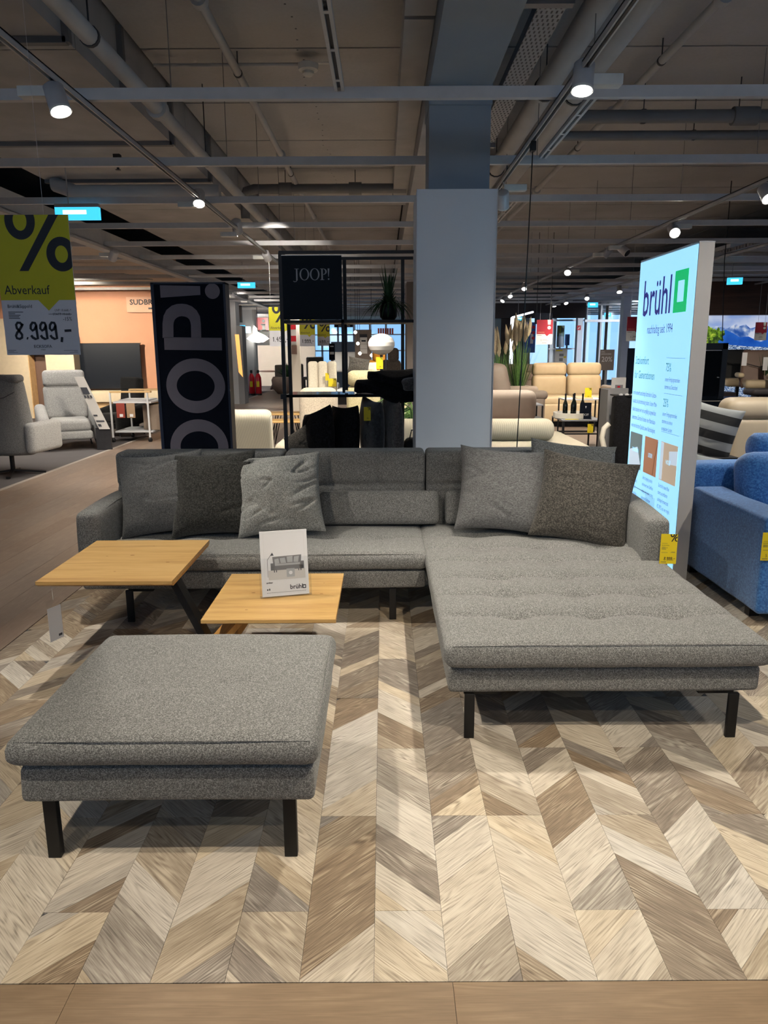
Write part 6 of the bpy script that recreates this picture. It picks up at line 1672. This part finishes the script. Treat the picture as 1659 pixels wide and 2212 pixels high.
for R4, Y, mt, lab in (
    ((6.512, 6.788, 1.637, 2.429), 28.5, 'olive_panel', 'green and yellow poster behind the entrance glass'),
    ((6.798, 6.969, 1.703, 2.107), 28.4, 'poster_blue', 'blue poster behind the entrance glass'),
    ((5.447, 5.838, 1.129, 1.572), 24, 'print_cream', 'white and yellow leaflet poster behind the beige sofa'),
    ((5.453, 5.806, 1.049, 1.561), 19, 'taupe_panel', 'brown board reading twenty percent behind the beige sofa'),
    ((4.45, 4.809, 1.465, 2.402), 24, 'poster_blue', 'tall blue banner behind the pampas grass'),
    ((4.151, 4.312, 2.055, 2.332), 23.5, 'red_paint', 'small red info board behind the pampas grass'),
    ((3.868, 4.398, 1.044, 2.614), 25, 'taupe_dark', 'dark brown wall block left of the lit frame'),
    ((6.559, 6.692, 2.196, 2.348), 25.8, 'red_paint', 'small red fire symbol on the white post'),
    ((3.02, 3.37, 2.072, 2.284), 15.2, 'navy_panel', 'black hanging board behind the red sign'),
    ((5.817, 5.982, 0.748, 1.592), 18, 'navy_panel', 'dark cabinet block beside the light box')):
    p = poster('info_board', lab, R4, Y, mt, 'poster', hold='post' if ('twenty' in lab or 'banner' in lab or 'leaflet' in lab or 'info board behind' in lab or 'glass' in lab) else 'floor' if 'block' in lab else 'hang' if 'hanging' in lab else None); w, h = p['w'], p['h']
    if 'twenty' in lab: text('lettering', '20%', .34 * h, -.02 * w, .42 * h, 'print_cream', p, 8, 'CENTER', .95); text('lettering', 'EXKL.\nJubiläumsrabatt', .10 * h, -.45 * w, .86 * h, 'print_cream', p, 8, 'LEFT', .8)
    if 'leaflet' in lab: flat('print', [rect(-.45 * w, .1 * w, .86 * h, .95 * h)], 'tag_yellow', p, 8); flat('print', [rect(-.15 * w, .2 * w, .5 * h, .68 * h)], 'mid_grey', p, 8); flat('print', [rect(-.15 * w, .15 * w, .15 * h, .36 * h)], 'mid_grey', p, 8); flat('print', [rect(.22 * w, .4 * w, .38 * h, .5 * h)], 'tag_yellow', p, 9)
    if 'fire symbol' in lab: flat('print', [[(-.3 * w, .2 * h), (.1 * w, .3 * h), (.35 * w, .85 * h), (-.05 * w, .6 * h)]], 'print_cream', p, 8)
    if 'info board behind' in lab: flat('letter_i', [rect(-.1 * w, .15 * w, .1 * h, .6 * h), disc(.02 * w, .8 * h, .13 * w)], 'print_cream', p, 8)
    if 'banner' in lab: flat('print', [rect(.05 * w, .3 * w, .3 * h, .62 * h)], 'print_cream', p, 8); flat('print', [disc(.3 * w, .84 * h, .14 * w), disc(.3 * w, .66 * h, .14 * w), disc(.3 * w, .48 * h, .14 * w)], 'red_paint', p, 9)
    if 'green and' in lab: flat('print', [rect(-.2 * w, 0, .55 * h, 1 * h)], 'tag_yellow', p, 8); flat('print', [rect(-.5 * w, .5 * w, 0, .5 * h)], 'print_cream', p, 9)
# LED lit frame
lf = T('lit_frame', 'white lit tube frame behind the pampas grass', 'lamp', (3.597, 21.0, 1.131))
a, b, c_ = ((3.549, 21.0, 1.005)[0], 21, 0), (3.555, 21.0, 2.428), (4.696, 24.0, 2.711)
m = MB(); m.tube([a, b], .05, 8); m.build('lit_post', 'led_white', lf, 60, world=True); MB().tube([b, c_], .03, 8).build('lit_bar', 'led_white', lf, 60, world=True)
dc_ = MB().box(2.2, 6.5, 24.5, 24.8, 2.55, 3.15).build('trim_1', 'taupe_dark'); tag(dc_, 'dark fascia above the pampas grass area', 'fascia', kind='structure')
es = T('ceiling_entrance', 'light ceiling of the entrance zone with slats', 'ceiling', (9, 16, 3.05), kind='structure')
MB().box(5.35, 19, 12, 40, 3.10, 3.16).build('panel', 'cool_white', es, world=True)
k = 0
while k < 40:
    MB().box(5.35, 19, 10.9 + k * .10, 10.96 + k * .10, 3.04, 3.09).build('slat', 'slat_grey', es, world=True); k += 1

# ================================================================ FAR RIGHT: MURAL, RECLINERS, CABINETS
mu = T('mountain_mural', 'backlit mountain landscape mural behind the recliners', 'mural', (8.6, 17.2, 0))
x0, x1, z0, z1 = (7.156, 8.655, 0.462, 2.298)
MB().box(-2.2, 4.2, 0, .06, .2, z1).build('print_sky', 'mural_sky', mu)
def mp_(pts): return [(x - 8.6, z) for x, z in pts]
flat('print_far_ridge', [mp_([(6.769, 1.902), (6.962, 1.999), (7.326, 1.967), (7.479, 2.054), (7.618, 2.069), (7.764, 2.014), (7.935, 2.11), (8.04, 2.067), (8.177, 2.099), (8.286, 2.011), (8.384, 2.04), (8.68, 2.087), (9.175, 1.968), (9.972, 2.022), (10.025, 1.59), (6.793, 1.607)])], 'mural_snow', mu, 6)
flat('print_mountain', [mp_([(6.783, 1.726), (7.176, 1.841), (7.339, 1.821), (7.493, 1.898), (7.726, 1.985), (7.894, 1.916), (8.064, 1.817), (8.264, 1.835), (8.518, 1.716), (8.991, 1.812), (10.006, 1.748), (10.054, 1.353), (6.812, 1.37)])], 'mural_blue', mu, 12)
flat('print_town', [mp_([(6.793, 1.607), (7.797, 1.661), (8.205, 1.62), (8.732, 1.597), (10.023, 1.61), (10.172, 0.389), (6.89, 0.406)])], 'mural_town', mu, 18)
rn = random.Random(3); P = []
for k in range(70):
    cx_ = rn.uniform(0, 1); cyy = rn.uniform(0, 1)
    ctr = mp_([(7.268, 1.938), (7.912, 1.935), (7.357, 0.929)])
    x_ = ctr[0][0] - .3 + (ctr[1][0] - ctr[0][0] + .3) * cx_ * (.72 + .28 * cyy); z_ = ctr[0][1] + (ctr[2][1] - ctr[0][1]) * cyy
    P.append([(x_ + .11 * (1 + .4 * math.sin(5 * a + k)) * math.cos(a), z_ + .11 * (1 + .4 * math.sin(5 * a + k)) * math.sin(a)) for a in [2 * math.pi * j / 22 for j in range(22)]])
for j, p in enumerate(P): flat('print_tree', [p], 'mural_leaf' if j % 3 else 'mural_leaf_dark', mu, 24 + j * .3)
wd = MB().box(6.5, 19, 17.0, 17.2, z1 + .005, 3.1).build('trim_2', 'walnut'); tag(wd, 'walnut frieze board above the mountain mural', 'frieze', kind='structure')

def relaxer(label, q, rz, mat, seat, h=1.12, group='recliners before the mural'):
    o = T('recliner', label, 'armchair', (q[0], q[1], .42), rz, group)
    def tp_(p): return (p.x * (1 - .15 * p.z), p.y, p.z)
    m = MB().rbox((0, 0, 0), (.66, .16, .78), .06, .07, tp_); m.xf(Matrix.Translation((0, .34, h - .38)) @ Matrix.Rotation(R(-16), 4, 'X')); bk = m.build('backrest', mat, o, 180)
    MB().tube([(-.28, .22, h - .26), (0, .20, h - .34), (.28, .22, h - .26)], .008, 5).build('seam', 'black_metal', bk)
    MB().rbox((0, -.05, .44), (.60, .66, .17), .07, .08).build('seat', seat, o, 180)
    for s_ in (-1, 1): MB().rbox((s_ * .38, .0, .62), (.12, .62, .10), .045, .08).build('armrest', seat, o, 180); MB().bar((s_ * .38, .05, .58), (s_ * .30, .05, .36), .05, .03).build('arm_support', 'walnut', o)
    MB().tube([(0, 0, .06), (0, 0, .38)], .04, 8).build('post', 'black_metal', o); MB().lathe([(.34, 0), (.35, .02), (.33, .045), (.05, .07)], (0, 0, 0), 20).build('base_ring', 'walnut', o, 50)
    return o
pf_ = T('display_platform', 'low dark platform carrying the recliners before the mural', 'platform', (9, 15.9, 0)); MB().box(-2.6, 4, -1.3, 1.25, 0, .42).build('platform_body', 'taupe_dark', pf_); MB().box(-2.6, 4, -1.6, -1.3, 0, .30).build('step', 'taupe_dark', pf_); MB().box(-2.6, 4, -2.2, -1.6, 0, .30).build('step', 'taupe_dark', pf_)
relaxer('black leather recliner before the mountain mural', (7.693, 16.3, 0.496), -14, 'leather_black', 'leather_cream', 1.13)
relaxer('mocha leather recliner with cream seat before the mountain mural', (7.685, 15.35, 0.53), -18, 'leather_mocha', 'leather_cream', 1.12)
relaxer('cream leather recliner at the right edge before the mural', (7.964, 14.6, 0.552), -18, 'leather_cream', 'leather_cream', 1.08)
q = (7.219, 14.2, 0.566); fs_ = T('footstool', 'dark leather footstool on a star base at the right edge', 'footstool', (q[0], q[1], .30))
m = MB().rbox((0, 0, .47), (.62, .46, .12), .05, .08); m.build('cushion', 'leather_dark', fs_, 180); star_base(fs_, .3, 0, .42)
for q, lab in (((7.258, 15.2, 1.236), 'black'), ((7.688, 15.2, 1.142), 'mocha')):
    o = MB().box(-.05, .05, 0, .004, 0, .26).build('paper_tag', 'paper_white'); o.location = (q[0], q[1] - .02, q[2]); tag(o, 'white paper tag hanging on the %s recliner' % lab, 'paper tag', 'white paper tags')
gp = T('floor_grass', 'dark green grass plant in front of the mural at the right edge', 'plant', ((7.919, 15.6, 1.224)[0], 15.6, 0)); blades('grass_blades', 'plant_green', gp, 90, .75, .4, .02, 21, (0, 0, .8), .2, 1.0); MB().lathe([(.2, 0), (.24, .3), (.22, .82)], (0, 0, 0), 14).build('pot', 'dark_metal', gp, 60)

x0, x1, z0, z1 = (4.259, 4.642, 0.749, 1.656)
gc = T('glass_cabinet', 'dark glass-fronted cabinet behind the light box', 'cabinet', ((x0 + x1) / 2, 10.2, 0))
w = x1 - x0; zt = z1
MB().box(-w / 2, w / 2, .05, .42, z0, zt).build('body', 'navy_grey', gc); MB().box(-w / 2 + .03, w / 2 - .07, .02, .04, z0 + .08, zt - .09).build('glass_door', 'black_glass', gc)
m = MB(); m.box(w / 2 - .07, w / 2, 0, .05, z0, zt); m.box(-w / 2, w / 2, 0, .05, zt - .08, zt); m.box(-w / 2, w / 2, 0, .05, z0, z0 + .08); m.build('door_frame', 'navy_grey', gc)
m = MB(); m.box(-w / 2 + .05, w / 2 - .08, -.004, .02, zt - .10, zt - .09); m.build('light_strip', 'rail_white', gc); MB().tube([(w / 2 - .10, .03, (z0 + zt) / 2), (w / 2 - .10, -.02, (z0 + zt) / 2)], .008, 6).build('knob', 'rail_white', gc)
MB().box(-w / 2, w / 2, .06, .40, 0, z0).build('pedestal', 'navy_grey', gc)
ws = MB().box(-.09, .09, 0, .3, 0, .95).build('wood_pillar', 'leather_mocha'); q = (5.095, 11.0, 0.937); ws.location = (q[0], 11.0, 0); tag(ws, 'brown board end of a side unit beside the glass cabinet', 'side unit')
x0, x1, z0, z1 = (3.818, 4.626, 0.419, 0.981)
lc = T('low_cabinet', 'black low cabinet with blue reflecting top behind the beige armchair', 'cabinet', ((x0 + x1) / 2, 9.2, 0)); w = x1 - x0
MB().box(-w / 2, w / 2, 0, .45, 0, z1 - .02).build('body', 'navy_panel', lc); MB().box(-w / 2, w / 2, -.02, .47, z1 - .02, z1).build('top', 'black_glass', lc); MB().box(-w / 2 + .05, w / 2 - .35, -.025, -.018, z1 - .03, z1 - .02).build('edge_profile', 'trim_light', lc)
MB().box(-.004, .004, -.003, 0, .05, z1 - .05).build('door_gap', 'print_black', lc)
x0, x1, z0, z1 = (3.091, 3.702, 0.569, 1.143)
la = T('leather_armchair', 'stone beige leather armchair seen from behind at the right', 'armchair', ((x0 + x1) / 2, 6.8, 0)); w = x1 - x0
def rd(p): return (p.x * (1 - .06 * max(0, p.z) / .2), p.y, p.z)
MB().rbox((0, 0, z1 - .09), (w, .30, .20), .085, .05, rd).build('head_roll', 'leather_stone', la, 180); MB().rbox((.04, -.02, z1 - .44), (w - .04, .22, .56), .06, .07).build('backrest', 'leather_stone', la, 180); MB().rbox((0, .5, .38), (w, .9, .34), .08, .1).build('seat', 'leather_stone', la, 180); MB().rbox((-w / 2 + .05, .3, .52), (.16, .8, .30), .07, .08).build('armrest', 'leather_stone', la, 180); MB().box(-w / 2 + .1, w / 2 - .1, 0, .8, 0, .22).build('plinth', 'black_metal', la)
MB().box(-w / 2 + .06, -w / 2 + .09, -.14, -.13, z1 - .24, z1 - .20).build('brand_tab', 'black_metal', la)
x0, x1, z0, z1 = (2.583, 2.948, 0.662, 0.707)
bt_ = T('side_table', 'black side table between light box and beige armchair', 'table', ((x0 + x1) / 2 + .0, 6.15, 0)); w = x1 - x0
MB().rbox((0, .2, z1 - .015), (w, .5, .03), .004).build('table_top', 'black_metal', bt_, 30); MB().box(-w / 2 + .03, w / 2 - .2, .02, .4, 0, z1 - .03).build('pedestal', 'black_metal', bt_)
pillow('striped_cushion', 'grey cushion with black stripes between light box and beige armchair', 'stripe_cloth', (2.756, 6.3, 0.89), .52, .50, .18, -8, -52, 10, 41, .006, None, 0, 'cushion')
pillow('striped_cushion', 'dark fur cushion with black stripes lying below the side table', 'stripe_cloth', (2.679, 6.0, 0.619), .30, .22, .10, -10, -20, 8, 42, .006, None, 0, 'cushion')
rod = MB().tube([((4.729, 10.75, 2.777)[0], 10.75, 3.82), (4.729, 10.75, 2.777), (4.797, 10.75, 1.698)], .006, 5).build('suspension_cable', 'black_metal'); tag(rod, 'thin black suspension cable right of the light box', 'cable')

spot('fill_spot', (-1.2, 8.6, 2.88), (-1.8, 14.5, 1.9), 150, NEUT, 50, .7, .05)  # spot without a fixture, added to lift the dim hanging signs
# added fill spots without fixtures brighten the mid and far areas
for k, (x, y, ax, ay, wt, col) in enumerate(((-.6, 8.0, -1.2, 9.0, 200, NEUT), (.6, 10.5, .3, 11.2, 260, NEUT), (-2.4, 10.0, -3.0, 11, 150, WARM), (-3.0, 17, -3.2, 17.5, 200, WARM), (-2.0, 20, -1.8, 20.5, 320, NEUT), (1.4, 17.5, 1.0, 18.2, 320, NEUT), (-5.5, 30, -5.6, 33, 500, NEUT), (2.6, 11.0, 2.4, 12.6, 260, NEUT), (4.2, 13.6, 4.2, 15.4, 330, WARM), (1.6, 6.6, 1.3, 7.4, 150, WARM), (-1.4, 6.9, -1.6, 8.1, 140, WARM), (6.8, 12.4, 7.0, 14.2, 110, WARM), (3.6, 5.6, 3.4, 6.8, 150, NEUT), (9, 22, 9, 26, 500, (.85, .93, 1.0)))):
    spot('fill_spot', (x, y, 2.88), (ax, ay, 0), wt * KB, col, 115, .7, .06)
